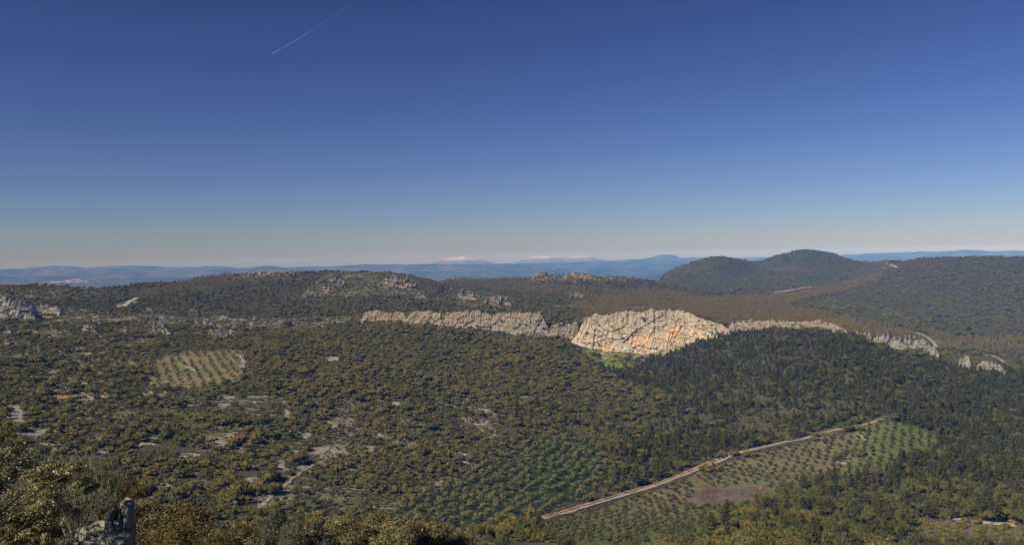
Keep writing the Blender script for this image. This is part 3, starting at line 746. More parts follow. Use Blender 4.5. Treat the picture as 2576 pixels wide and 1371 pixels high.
crag('rock_crag', 'low ragged rock rampart along the wooded crest right of the tall cliff', None,
     [(1822, 820, 840, 1222), (1850, 812, 838, 1212), (1870, 808, 838, 1206), (1920, 808, 838, 1190), (1960, 805, 836, 1175), (2020, 808, 838, 1155), (2060, 811, 842, 1140), (2095, 820, 846, 1125), (2128, 832, 852, 1112), (2142, 838, 856, 1106)],
     M['crag'], 14, 4.0, 1.2, .2, .7, 15)
crag('rock_crag', 'short leaning rock shelf between the rampart and the white jagged rocks', None,
     [(2128, 842, 850, 1110), (2150, 835, 856, 1100), (2175, 840, 864, 1092), (2195, 850, 868, 1085)],
     M['crag'], 9, 3.4, 1.4, .3, .7, 16)
crag('rock_crag', 'pale grey jagged rocks stepping down the right crest', None,
     [(2180, 858, 872, 1080), (2205, 845, 878, 1074), (2240, 845, 884, 1062), (2262, 852, 888, 1052), (2285, 852, 888, 1044), (2320, 862, 888, 1034), (2362, 877, 892, 1022)],
     M['grey'], 10, 3.2, 1.5, .4, .6, 17)
crag('rock_crag', 'small white rock tooth in the trees below the right end of the crest', None,
     [(2410, 905, 912, 985), (2422, 899, 914, 982), (2434, 902, 914, 980), (2440, 908, 914, 978)], M['grey'], 6, 2.6, 1.0, .4, .5, 18)
crag('rock_crag', 'chain of white jagged rocks farthest right on the wooded slope', None,
     [(2455, 914, 918, 975), (2480, 910, 922, 970), (2500, 915, 929, 965), (2518, 926, 936, 958), (2534, 932, 939, 955)], M['grey'], 6, 2.2, .9, .3, .5, 19)
crag('rock_crag', 'slanting fluted rock wall on the upper left skyline', None,
     [(523, 716, 720, 2045), (545, 706, 718, 2050), (600, 696, 713, 2055), (650, 684, 707, 2070), (700, 681, 698, 2085), (748, 684, 692, 2100)], M['crag'], 25, 6.0, 1.8, .16, 1.3, 20)
crag('rock_crag', 'grey rock face cut off by the left edge of the photo', None,
     [(-60, 752, 800, 1330), (0, 752, 806, 1325), (20, 758, 808, 1322), (45, 754, 810, 1320), (70, 762, 812, 1320), (90, 790, 812, 1322)], M['grey'], 25, 7.0, 2.2, .2, .8, 21)
crag('rock_crag', 'low broken rocks beside the left edge rock face', None,
     [(88, 772, 782, 1400), (105, 762, 784, 1400), (125, 770, 786, 1400), (150, 775, 790, 1395)], M['grey'], 12, 4.0, 1.8, .4, 1.0, 22)
OUT = [('pale boulder ridge with yellow lichen above the left woods', [(220, 829, 836, 1210), (238, 818, 838, 1206), (262, 816, 838, 1204), (284, 829, 837, 1205)], .77),
       ('rounded grey rock dome above the small tan orchard', [(442, 838, 848, 1170), (460, 822, 850, 1168), (490, 815, 848, 1168), (520, 822, 846, 1168), (530, 836, 846, 1168)], .82)]
def outcrop(label, x0, x1, yt, yb, D, seed, mat='grey', grp=None):
    w_ = x1 - x0
    nodes = [(x0, yb - 1, yb, D), (x0 + w_ * .22, yt + (yb - yt) * .35, yb, D), (x0 + w_ * .5, yt, yb, D), (x0 + w_ * .78, yt + (yb - yt) * .25, yb, D), (x1, yb - 1, yb, D)]
    c_ = max(1.6, (yb - yt) / F * D * .35)
    crag('rock_outcrop', label, grp, nodes, M[mat], max(5, w_ / F * D * .35), c_, c_ * .42, .4, max(.4, c_ * .12), seed, 'rock outcrop')
def outD(px, py):
    p = hit(px, py, 500); return p[1] if p is not None else 1200
for i, (lb, x0, x1, yt, yb, mt) in enumerate([
        ('pale outcrop with yellow lichen left of the rounded grey dome', 245 * .0 + 178, 246, 816, 838, 'crag'),
        ('small broken outcrop between two larger pale rocks', 288, 326, 826, 842, 'grey'),
        ('rounded grey rock dome above the upper left orchard', 362, 436, 813, 848, 'grey'),
        ('flat topped outcrop right of the rounded grey dome', 498, 546, 812, 826, 'grey'),
        ('grey rock mound just above the orchard tree belt', 528, 578, 831, 854, 'grey'),
        ('low flat rock band high on the left plateau', 515, 585, 793, 805, 'grey'),
        ('thin white rock crest in the plateau scrub', 470, 500, 777, 787, 'grey'),
        ('scattered pale ledge on the plateau above the left woods', 380, 420, 792, 802, 'grey'),
        ('rock clump near the top of the left plateau', 355, 385, 776, 788, 'grey'),
        ('small outcrop at the right end of the left plateau', 800, 845, 803, 818, 'crag'),
        ('bright rock cluster on the left flank of the middle knoll', 802, 832, 716, 742, 'crag'),
        ('long broken rocks across the middle knoll', 940, 1062, 700, 724, 'crag'),
        ('upright rocks on the shoulder of the middle knoll', 822, 872, 696, 720, 'grey'),
        ('flat rock cap on the low knoll right of centre skyline', 1334, 1400, 684, 696, 'crag'),
        ('long pale rock band along the low knoll right of centre', 1405, 1500, 684, 698, 'crag'),
        ('pale rocks on the open slope behind the long wall', 1142, 1200, 728, 756, 'crag'),
        ('tan rocks on the right of the open slope behind the wall', 1212, 1288, 742, 768, 'crag'),
        ('bright rock patch behind the left end of the long wall', 1040, 1075, 738, 752, 'crag'),
        ('pale rocks in the woods below the low knoll', 1430, 1470, 738, 748, 'grey'),
        ('low pale rocks left of the small upper orchard', 5, 30, 830, 842, 'grey'),
        ('rock heap on the grass below the tall cliff', 1590, 1640, 893, 904, 'grey'),
        ('rock slab on the grass under the right of the tall cliff', 1655, 1685, 878, 886, 'grey'),
]):
    outcrop(lb, x0, x1, yt, yb, outD((x0 + x1) / 2, yb), 40 + i, mt)

# ------------------------------------------------------------------ dry stone walls on the terraces
t = NT('dry_stone'); v = t.coord('Object'); vo = t.vor(v, 1.6, 'F1', 1); sp = t.n('ShaderNodeSeparateColor'); t.l(vo, sp.inputs[0])
t.bump(t.vor(v, 1.6, 'DISTANCE_TO_EDGE'), .8, .3)
M['stone'] = t.out(t.mix(sp.outputs[0], (.22, .205, .18), (.44, .41, .36)))
WALLS = []
def wall(pts, label, h=1.5, w=1.4, k=0):
    P = np.array([hit(a, b, 330) for a, b in pts]); WALLS.append(P)
    L = np.concatenate([[0], np.cumsum(np.linalg.norm(np.diff(P[:, :2], axis=0), axis=1))])
    n = max(10, int(L[-1] / 1.2)); q = np.linspace(0, L[-1], n)
    x, y = pchip(L, P[:, 0], q), pchip(L, P[:, 1], q)
    x = x + .8 * fbm(q / 9, q * 0 + k, None, 3, 5); y = y + 1.2 * fbm(q / 11, q * 0 + k, None, 3, 6)
    g = ground(x, y)
    tx, ty = np.gradient(x), np.gradient(y); ln = np.hypot(tx, ty); nx, ny = -ty / ln, tx / ln
    V = []
    hh = h * (1 + .5 * fbm(q / 4, q * 0 + k, None, 3, 8)) * np.clip(np.minimum(q, L[-1] - q) / 3, .2, 1)
    for o_, z_ in ((-.62, -.6), (-.5, .5), (-.42, .95), (0, 1.08), (.42, .95), (.5, .4), (.62, -.6)):
        j = .12 * np.array([rnd.uniform(-1, 1) for _ in range(n)])
        V.append(np.stack([x + nx * (o_ * w + j), y + ny * (o_ * w + j), g + z_ * hh + j], -1))
    c0 = np.array([x.mean(), y.mean(), g.mean()])
    link('dry_stone_wall', mesh('dry_stone_wall', np.array(V) - c0, gridfaces(7, n), [M['stone']], False), None, label, 'wall', 'dry stone terrace walls', None, tuple(c0))
for i, (pts, lb) in enumerate([
        ([(535, 1016), (570, 1014), (606, 1013)], 'pale dry stone wall on the terraces below the small orchard'),
        ([(624, 1000), (665, 1001), (706, 1000)], 'dry stone wall just right of the longer pale terrace wall'),
        ([(282, 1014), (318, 1011), (352, 1012)], 'low terrace wall beside the grassy patch on the left'),
        ([(365, 998), (400, 995), (440, 997)], 'long grey terrace wall under the small orchard'),
        ([(455, 1022), (480, 1022), (505, 1023)], 'short terrace wall between green shrubs left of centre'),
        ([(165, 1086), (200, 1082), (245, 1080)], 'grey wall behind the left scree patches'),
        ([(1290, 999), (1330, 1001), (1392, 1002)], 'bright terrace wall in the oak wood right of centre'),
        ([(1178, 1002), (1165, 1018), (1158, 1026)], 'short wall running downhill in the central woods'),
        ([(1185, 1070), (1215, 1072), (1262, 1070)], 'broken white terrace wall above the grey olive grove'),
        ([(1205, 1032), (1240, 1035), (1275, 1034)], 'stone wall in the middle of the central oak wood'),
        ([(1010, 1060), (1060, 1066), (1100, 1062)], 'faint terrace wall left of the broken white one'),
        ([(1110, 1138), (1150, 1142), (1180, 1148)], 'low wall at the upper left of the grey olive grove'),
        ([(1150, 1163), (1180, 1167), (1200, 1172)], 'low wall bordering the left side of the grey olive grove'),
        ([(430, 896), (480, 884), (540, 880), (590, 880)], 'wall along the top of the small tan orchard'),
        ([(592, 880), (606, 898), (618, 915)], 'wall down the right side of the small tan orchard'),
        ([(455, 920), (475, 926), (495, 935)], 'short wall crossing the small tan orchard'),
        ([(2060, 1103), (2085, 1102), (2100, 1100)], 'pale retaining wall beside the dirt road at the green field'),
        ([(2160, 1090), (2168, 1100), (2178, 1112)], 'grey wall corner dividing the two green olive fields'),
        ([(2105, 1165), (2125, 1168), (2150, 1158)], 'stone wall under the tree clump in the green field'),
        ([(2400, 1308), (2450, 1314), (2500, 1320), (2560, 1326)], 'long low wall edging the clearing in the lower right corner'),
        ([(60, 985), (110, 980), (160, 984)], 'terrace wall running left from the orange earth patch'),
        ([(700, 955), (745, 957), (790, 955)], 'faint terrace wall between the tan orchard and the oak wood'),
        ([(800, 903), (835, 900), (870, 907)], 'stone edge above the grey scree in the oak wood'),
        ([(640, 1050), (680, 1047), (720, 1050)], 'wall left of the small scree stripe at centre left'),
        ([(300, 1122), (350, 1118), (400, 1122)], 'terrace wall below the grassy patch on the left'),
        ([(430, 1150), (480, 1146), (520, 1150)], 'terrace wall low in the left woods'),
        ([(880, 1045), (920, 1042), (960, 1046)], 'terrace wall at the head of the stony path'),
        ([(930, 1095), (970, 1098), (1010, 1095)], 'terrace wall right of the stony path'),
        ([(560, 1060), (600, 1056), (630, 1058)], 'short wall at the right end of the grassy patch'),
        ([(985, 1012), (1010, 1018), (1040, 1014)], 'short pale wall in the upper central wood'),
        ([(60, 1128), (100, 1120), (150, 1122)], 'wall below the left scree patches'),
        ([(700, 1092), (730, 1088), (760, 1092)], 'wall just left of the lower scree stripe'),
        ([(370, 1062), (400, 1066), (430, 1064)], 'short wall inside the grassy patch'),
]):
    wall(pts, lb, k=i, h=.9 if i not in (0, 1, 8) else 1.4, w=1.0)

# ------------------------------------------------------------------ white farmhouse and its big tree behind the euca wood
fp = hit(1836, 734.5, 1500)
wall_c = plain_mat('farmhouse_plaster', (.78, .70, .60), (.84, .78, .68), 1.0, .05)
fh = link('farmhouse', None, None, 'small white farmhouse with a low clay roof below the twin hills', 'house', None, None, tuple(fp))
fh.rotation_euler.z = -.35
V, Fc = box(-7, 7, -3.5, 3.5, -2, 3.4); link('wall', mesh('wall', V, Fc, [wall_c]), fh)
V, Fc = gable(-7.4, 7.4, -4, 4, 3.4, 5.4); link('roof', mesh('roof', V[[0, 1, 5, 4, 3, 2]], np.array([[0, 1, 2, 3], [4, 3, 2, 5], [0, 4, 5, 1]]), [M['tile']]), fh)
V, Fc = box(-.6, .6, -3.56, -3.4, 0, 2.1); link('door', mesh('door', V, Fc, [M['dark']]), fh)
for dx in (-3.6, 3.6):
    V, Fc = box(dx - .5, dx + .5, -3.56, -3.4, 1.1, 2.2); link('window', mesh('window', V, Fc, [M['dark']]), fh)

# ------------------------------------------------------------------ tree prototypes
def leafquads(C, N, size, tilt=.6, asp=1.0):
    """C centres, N outward directions; one leaf spray each"""
    n = len(C)
    N = N + rng.normal(0, tilt, (n, 3)); N /= np.linalg.norm(N, axis=1)[:, None] + 1e-9
    A = np.cross(N, rng.normal(0, 1, (n, 3))); A /= np.linalg.norm(A, axis=1)[:, None] + 1e-9
    B = np.cross(N, A)
    s = size * rng.uniform(.6, 1.35, n)
    a = A * s[:, None]; b = B * (s * asp)[:, None]
    k = rng.uniform(.55, 1.0, (n, 4))
    V = np.stack([C - a * k[:, :1], C - b * k[:, 1:2], C + a * k[:, 2:3], C + b * k[:, 3:4]], 1).reshape(-1, 3)
    return V, np.arange(4 * n).reshape(n, 4)

def lobes_cloud(lobes, nper, size, tilt=.6, asp=1.0, fill=.0):
    Vs, Fs, o, leaf = [], [], 0, []
    for (c, r) in lobes:
        r = np.array(r)
        d = rng.normal(0, 1, (nper, 3)); d[:, 2] = np.abs(d[:, 2]) * np.where(rng.random(nper) < .78, 1, -1)
        d /= np.linalg.norm(d, axis=1)[:, None]
        rad = rng.uniform(.72, 1.08, nper)[:, None]
        C = np.array(c) + d * r * rad
        V, Fq = leafquads(C, d / r * r.mean(), size, tilt, asp)
        Vs.append(V); Fs.append(Fq + o); o += len(V)
        leaf.append(np.repeat(np.clip(rng.normal(.5, .22, nper), 0, 1), 4))
    return np.concatenate(Vs), np.concatenate(Fs), np.concatenate(leaf)

def core(lobes, k=.78):
    """lumpy opaque inner masses of the crown"""
    parts = []
    import itertools
    nu, nv = 7, 5
    for c, r in lobes:
        th = np.linspace(0, PI, nv); ph = np.linspace(0, 2 * PI, nu)
        T_, P_ = np.meshgrid(th, ph, indexing='ij')
        V = np.stack([np.sin(T_) * np.cos(P_), np.sin(T_) * np.sin(P_), np.cos(T_)], -1) * np.array(r) * k * (1 + .12 * rng.uniform(-1, 1, T_.shape))[..., None] + np.array(c)
        parts.append((V.reshape(-1, 3), gridfaces(nv, nu)))
    return join(parts)

def leafy(name, lobes, nper, size, mat, tilt=.6, asp=1.0, usecore=.78):
    V, Fq, lf = lobes_cloud(lobes, nper, size, tilt, asp)
    if usecore:
        cv, cf = core(lobes, usecore)
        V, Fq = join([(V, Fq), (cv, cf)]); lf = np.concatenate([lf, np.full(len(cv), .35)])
    return V, Fq, lf

def leafmesh(name, V, Fq, lf, mats, mi=None):
    me = mesh(name, V, Fq, mats, False, mi)
    at_ = me.attributes.new('leaf', 'FLOAT', 'POINT'); at_.data.foreach_set('value', np.asarray(lf, np.float32))
    return me

def limbs(base_r, h, ends, seed_r=None, k=5):
    parts = [tube([(0, 0, -.8), (0.05, 0, h * .5), (0, .05, h)], [base_r * 1.25, base_r, base_r * .85], k)]
    for e in ends:
        e = np.array(e, float)
        m = np.array([e[0] * .45, e[1] * .45, h + (e[2] - h) * .4])
        parts.append(tube([(0, 0, h * .85), m, e], [base_r * .7, base_r * .45, base_r * .15], 4))
    return join(parts)

def U(a, b): return rng.uniform(a, b)
def proto(kind, i):
    """crown (V, F, leaf), trunk (V, F), crown material"""
    if kind in ('holm_oak',):
        R = U(3.0, 3.8); lob = [((0, 0, 3.3), (R * .7, R * .7, 1.9))]
        for k in range(9):
            a = k * 2 * PI / 9 + U(-.3, .3); q = R * U(.5, .85)
            lob.append(((math.cos(a) * q, math.sin(a) * q, U(2.0, 3.9)), (U(1.1, 1.7), U(1.1, 1.7), U(.9, 1.4))))
        return leafy('c', lob, 62, .30, None), limbs(.28, 1.6, [(1.4, .6, 3), (-1.2, .8, 3.1), (.1, -1.4, 3)])
    if kind == 'olive_tree':
        R = U(1.7, 2.2); lob = []
        for k in range(7):
            a = k * 2 * PI / 7 + U(-.4, .4); q = R * U(.25, .7)
            lob.append(((math.cos(a) * q, math.sin(a) * q, U(1.6, 2.9)), (U(.85, 1.3), U(.85, 1.3), U(.7, 1.05))))
        return leafy('c', lob, 58, .20, None, .8, 1, .7), limbs(.22, .9, [(.9, .4, 2.2), (-.8, .5, 2.3), (.2, -.9, 2.2)])
    if kind == 'pine_tree':
        Hh = U(7.5, 10.5); lob = []
        for k in range(12):
            f = k / 11; z = Hh * (.32 + .62 * f) + U(-.3, .3); rr = (1 - f ** 1.8) * U(.5, 1.6) + .1
            a = k * 2.4 + U(-.4, .4)
            lob.append(((math.cos(a) * rr, math.sin(a) * rr, z), ((1 - f) * .8 + U(.6, 1.1), (1 - f) * .8 + U(.6, 1.1), U(.6, 1.0))))
        return leafy('c', lob, 46, .30, None, .8, 1, .72), limbs(.2, Hh * .6, [(1, .5, Hh * .5), (-.9, .3, Hh * .6)])
    if kind == 'eucalyptus_tree':
        Hh = U(6.5, 9.5); lob = []
        for k in range(8):
            z = Hh * U(.35, .97); a = U(0, 2 * PI); rr = U(.1, 1.1)
            lob.append(((math.cos(a) * rr, math.sin(a) * rr, z), (U(.55, 1.0), U(.55, 1.0), U(.6, 1.1))))
        return leafy('c', lob, 34, .28, None, .9, 1, .6), limbs(.13, Hh * .5, [(.7, .3, Hh * .8), (-.6, .5, Hh * .75), (.1, -.5, Hh * .9)])
    if kind == 'shrub':
        lob = []
        for k in range(5):
            a = U(0, 2 * PI); q = U(.2, 1.1)
            lob.append(((math.cos(a) * q, math.sin(a) * q, U(.5, 1.0)), (U(.6, 1.0), U(.6, 1.0), U(.5, .8))))
        return leafy('c', lob, 44, .20, None, .8, 1, .75), limbs(.08, .4, [(.4, .2, .8), (-.4, .1, .8)])
    if kind == 'broom_bush':
        lob = []
        for k in range(5):
            a = U(0, 2 * PI); q = U(.2, .9)
            lob.append(((math.cos(a) * q, math.sin(a) * q, U(.6, 1.3)), (U(.45, .75), U(.45, .75), U(.4, .7))))
        return leafy('c', lob, 40, .16, None, .9, 1, 0), limbs(.06, .4, [(.4, .2, .8), (-.4, .1, .8)])
def twiggy(Hh, spread, n, r=.05):
    parts = [tube([(0, 0, -.5), (.05, 0, Hh * .5)], [r * 3, r * 2], 4)]
    for k in range(n):
        a = U(0, 2 * PI); z0 = Hh * U(.1, .5); e = np.array([math.cos(a) * spread * U(.5, 1), math.sin(a) * spread * U(.5, 1), Hh * U(.6, 1.0)])
        s_ = np.array([0, 0, z0]); m = s_ * .5 + e * .5 + rng.normal(0, .15, 3)
        parts.append(tube([s_, m, e], [r * 1.6, r, r * .5], 3))
        for j in range(3):
            e2 = m + rng.normal(0, .45, 3) * spread * .6 + np.array([0, 0, .5]); parts.append(tube([m, (m + e2) / 2, e2], [r, r * .7, r * .4], 3))
    return join(parts)

KM = {'holm_oak': ['oak', 'oak_green', 'oak_brown'], 'olive_tree': ['olive', 'olive_dark'], 'pine_tree': ['pine', 'pine', 'pine_light'], 'eucalyptus_tree': ['euca'], 'shrub': ['scrub', 'fresh', 'scrub', 'scrub'], 'broom_bush': ['broom']}
NVAR = {'holm_oak': 6, 'olive_tree': 4, 'pine_tree': 5, 'eucalyptus_tree': 5, 'shrub': 6, 'broom_bush': 3, 'bare_tree': 4, 'heath': 4}
PRO = {}
for kind, nv_ in NVAR.items():
    PRO[kind] = []
    pc = bpy.data.collections.new(kind + '_kinds')
    for i in range(nv_):
        if kind == 'bare_tree':
            V, Fq = twiggy(U(2.4, 3.6), U(1.2, 1.8), 9, .06)
            whole = mesh(kind, V, Fq, [M['bare']]); crown = trunk = None
        elif kind == 'heath':
            lob = [((U(-1, 1), U(-1, 1), .4), (U(.9, 1.5), U(.9, 1.5), U(.5, .9))) for _ in range(4)]
            V, Fq, lf = leafy('c', lob, 26, .34, None, .8)
            whole = leafmesh(kind, V, Fq, lf, [M['scrub_far']]); crown = trunk = None
        else:
            (V, Fq, lf), (tv, tfc) = proto(kind, i)
            mname = KM[kind][i % len(KM[kind])]
            crown = leafmesh(kind + '_crown', V, Fq, lf, [M[mname]])
            trunk = mesh(kind + '_trunk', tv, tfc, [M['bark']])
            wv, wf = join([(V, Fq), (tv, tfc)])
            whole = leafmesh(kind, wv, wf, np.concatenate([lf, np.full(len(tv), .5)]), [M[mname], M['bark']], [0] * len(Fq) + [1] * len(tfc))
        PRO[kind].append((whole, crown, trunk))
        o = bpy.data.objects.new('%s_kind_%02d' % (kind, i), whole)
        pc.objects.link(o)
    PRO[kind + '_col'] = pc
HGT = {'holm_oak': 4.8, 'olive_tree': 3.4, 'pine_tree': 9.2, 'eucalyptus_tree': 8, 'shrub': 1.5, 'broom_bush': 1.5, 'bare_tree': 3, 'heath': 1.2}

# ------------------------------------------------------------------ planting
def jgrid(d0, d1, s):
    ys = np.arange(d0, d1, s); out = []
    for y in ys:
        xs = np.arange(-.72 * y, .72 * y, s)
        out.append(np.stack([xs + rng.uniform(-.48, .48, len(xs)) * s, y + rng.uniform(-.48, .48, len(xs)) * s], -1))
    return np.concatenate(out)
PT = np.concatenate([jgrid(332, 720, 3.45), jgrid(720, 1320, 4.05), jgrid(1320, 2650, 6.6), jgrid(2650, 3750, 8.5)])
GZ = ground(PT[:, 0], PT[:, 1])
P3 = np.column_stack([PT, GZ])
qx, qy = proj(P3)
vis = (GZ + 7) / PT[:, 1] > samp(SKYL, PT[:, 0], PT[:, 1] * .985) - 0.004
infr = (qx > -280) & (qx < W + 280) & (qy < H + 150)
k_ = vis & infr
PT, GZ, P3, qx, qy = PT[k_], GZ[k_], P3[k_], qx[k_], qy[k_]
D = PT[:, 1]
N = len(D)
kinds = np.full(N, '', dtype=object)
rv = rng.random(N); r2 = rng.random(N)
cl = fbm(PT[:, 0] / 34, PT[:, 1] / 34, None, 4, 91)
cl2 = fbm(PT[:, 0] / 90, PT[:, 1] / 90, None, 3, 95)
def assign(mask, table, clearing=None):
    """table: (kind, share) pairs; the rest stays open ground"""
    m = mask & ((cl < clearing) if clearing is not None else True)
    kinds[mask] = ''
    acc = 0.0
    for kd, sh in table:
        kinds[m & (rv >= acc) & (rv < acc + sh)] = kd; acc += sh
ALL = np.ones(N, bool)
assign(ALL, [('holm_oak', .24), ('shrub', .30), ('olive_tree', .05)], .35)
assign((qx < 1290) & (qy > 960), [('holm_oak', .19), ('olive_tree', .10), ('shrub', .32), ('bare_tree', .03)], .32)
assign((qx < 1290) & (qx > 700) & (qy > 1090), [('olive_tree', .26), ('holm_oak', .12), ('shrub', .26), ('bare_tree', .03)], .32)
assign((qx > 1290) & (qy > 930), [('holm_oak', .24), ('bare_tree', .16), ('shrub', .24), ('pine_tree', .06)], .4)
assign((qy < 845) & (D < 1500) & (qx < 1000), [('shrub', .44), ('holm_oak', .13)], .22)
assign((D > 1500) & (D < 2700), [('holm_oak', .34), ('shrub', .30), ('pine_tree', .06)], .45)
assign(inpoly(qx, qy, P_OAKS), [('holm_oak', .56), ('shrub', .24)])
assign(inpoly(qx, qy, P_PINES), [('pine_tree', .26), ('holm_oak', .12), ('bare_tree', .10), ('shrub', .22)], .38)
dense = inpoly(qx, qy, P_PINES) & ((qx > 2180) | (qy < 1000))
assign(dense, [('pine_tree', .42), ('holm_oak', .14), ('shrub', .18)])
assign(inpoly(qx, qy, P_EUCA) | inpoly(qx, qy, P_EUCA2) | inpoly(qx, qy, P_EUCA3), [('eucalyptus_tree', .62), ('holm_oak', .10)])
assign(inpoly(qx, qy, P_PEAKS) | (D > 2700), [('heath', .56), ('holm_oak', .12)], .35)
assign(inpoly(qx, qy, P_RIDGE), [('holm_oak', .26), ('heath', .50)], .6)
for pl in (P_KNOLL, P_KNOLL2, P_ROCKY, P_LCREST):
    assign(inpoly(qx, qy, pl), [('shrub', .40), ('heath', .18), ('holm_oak', .09)], .25)
assign((qy > 1225) & (qx > 1960) & (qx < 2700) & ~inpoly(qx, qy, P_CLEARING), [('holm_oak', .34), ('pine_tree', .18), ('shrub', .2)])
assign(inpoly(qx, qy, P_CLEARING), [('shrub', .28), ('bare_tree', .10)])
assign(inpoly(qx, qy, P_FERN), [('shrub', .02), ('broom_bush', .004)])
assign(inpoly(qx, qy, P_LPATHS), [('olive_tree', .18), ('shrub', .1)])
assign(inpoly(qx, qy, P_BOTGRASS), [('olive_tree', .24), ('shrub', .06)])
assign(inpoly(qx, qy, P_LGRASS), [('shrub', .44), ('holm_oak', .12)], .35)
for pl in (P_GREENFIELD, P_TANFIELD, P_FELLED): kinds[inpoly(qx, qy, pl)] = ''
assign(inpoly(qx, qy, P_FELLED), [('bare_tree', .22)])
assign(inpoly(qx, qy, P_CLIFFGRASS), [('shrub', .22), ('holm_oak', .08)])
kinds[ell(qx, qy, SCREE, .95)] = ''
for cx_, cy_, ra_, rb_ in SCREE[:10]:        # open ground before the larger screes as well
    kinds[(((qx - cx_) / (ra_ * .9)) ** 2 + ((qy - cy_ - 7) / (rb_ + 3)) ** 2) < 1] = ''
kinds[ell(qx, qy, ORANGE, .9)] = ''
# keep the cliffs' foot and rim clear and plant a belt above the tan field
kinds[inpoly(qx, qy, [(1440, 870), (1500, 840), (1730, 820), (1750, 862), (1690, 890), (1600, 899), (1500, 895)])] = ''
assign(inpoly(qx, qy, [(420, 892), (430, 870), (560, 862), (640, 864), (690, 872), (600, 882), (500, 884)]), [('holm_oak', .8)])
# the roads' beds stay open
def neardist(pts):
    P = np.array([p for p in (hit(a, b) for a, b in pts) if p is not None]); d = np.full(N, 1e9)
    for a, b in zip(P[:-1], P[1:]):
        ab = (b - a)[:2]; tt = np.clip(((PT - a[:2]) @ ab) / (ab @ ab), 0, 1)
        d = np.minimum(d, np.hypot(*(PT - (a[:2] + tt[:, None] * ab)).T))
    return d
kinds[neardist(MAIN) < 5.0] = ''
front = neardist(MAIN)
kinds[(front < 9) & np.isin(kinds, ['pine_tree', 'holm_oak'])] = 'shrub'
roadside = front < 9
kinds[neardist(LTRACK) < 3.4] = ''
roadside |= neardist(LTRACK) < 8
for P in WALLS:
    for a, b in zip(P[:-1], P[1:]):
        ab = (b - a)[:2]; tt = np.clip(((PT - a[:2]) @ ab) / (ab @ ab), 0, 1)
        off_ = PT - (a[:2] + tt[:, None] * ab)
        kinds[(np.hypot(off_[:, 0], off_[:, 1] * .55) < 3.2) & (off_[:, 1] < 1.5)] = ''
for pts, wd in (([(1388, 769), (1450, 773), (1520, 776), (1600, 775), (1660, 771)], 16), ([(1952, 737), (1980, 733), (2010, 727), (2045, 722)], 18), ([(2208, 657), (2240, 666), (2256, 674)], 12),
                ([(2306, 838), (2330, 848), (2345, 860), (2357, 876)], 10), ([(2480, 893), (2515, 906), (2530, 916)], 7), ([(312, 772), (322, 763), (346, 750)], 12)):
    kinds[neardist(pts) < wd] = ''
# yellow broom
bm_ = ((inpoly(qx, qy, [(1500, 990), (1900, 960), (1950, 1080), (1600, 1130), (1480, 1100)]) & (rv > .955)) | ((qx > 1500) & (qy > 880) & (rv > .992)) | ((qx < 1500) & (qy > 1100) & (rv > .995))) & (kinds != 'pine_tree') & (D < 1300)
kinds[bm_] = 'broom_bush'
kinds[(kinds == 'holm_oak') & (cl2 < -.22) & (D < 1300) & (r2 < .55)] = 'shrub'
openg = (kinds == '') & ~inpoly(qx, qy, P_GREENFIELD) & ~inpoly(qx, qy, P_TANFIELD) & ~inpoly(qx, qy, P_FERN) & ~inpoly(qx, qy, P_CLIFFGRASS) & ~ell(qx, qy, SCREE, 1.0) & (neardist(MAIN) > 6) & (D < 2700)
small = openg & (rng.random(N) < .42)
kinds[small] = 'shrub'
swell = fbm(PT[:, 0] / 45, PT[:, 1] / 45, None, 3, 133) * 1.4
oakzone = inpoly(qx, qy, P_OAKS) & (cl2 > -.35) | (cl2 > .45)
darkzone = inpoly(qx, qy, P_PINES) | ((qx > 1900) & (qy > 1200))
recs = []        # kind, x, y, z, scale, rot, variant
SC = {'holm_oak': (.36, 1.22), 'olive_tree': (.75, 1.15), 'pine_tree': (.4, 1.15), 'eucalyptus_tree': (.6, 1.15), 'shrub': (.6, 1.6), 'broom_bush': (.5, .95), 'bare_tree': (.5, 1.0), 'heath': (.8, 1.7)}
for i in np.nonzero(kinds != '')[0]:
    kd = kinds[i]; lo, hi = SC[kd]
    s_ = lo + (hi - lo) * r2[i] ** 1.3
    s_ *= 1 + .35 * swell[i]
    if small[i]: s_ *= .55
    if roadside[i]: s_ = min(s_, .7)
    if kd == 'shrub' and D[i] > 1500: s_ *= 1.4
    if kd == 'holm_oak' and D[i] > 2500: s_ *= 1.1
    va = rnd.randrange(NVAR[kd])
    if kd == 'holm_oak':
        brown = .55 if oakzone[i] else (.22 if D[i] > 1300 else .08)
        if cl2[i] > .22: brown *= .2
        va = rnd.choice((2, 5)) if rnd.random() < brown else rnd.choice((0, 1, 3, 4) if not darkzone[i] else (1, 4))
    recs.append((kd, PT[i, 0], PT[i, 1], GZ[i] - .1, s_, rnd.uniform(0, 6.28), va))
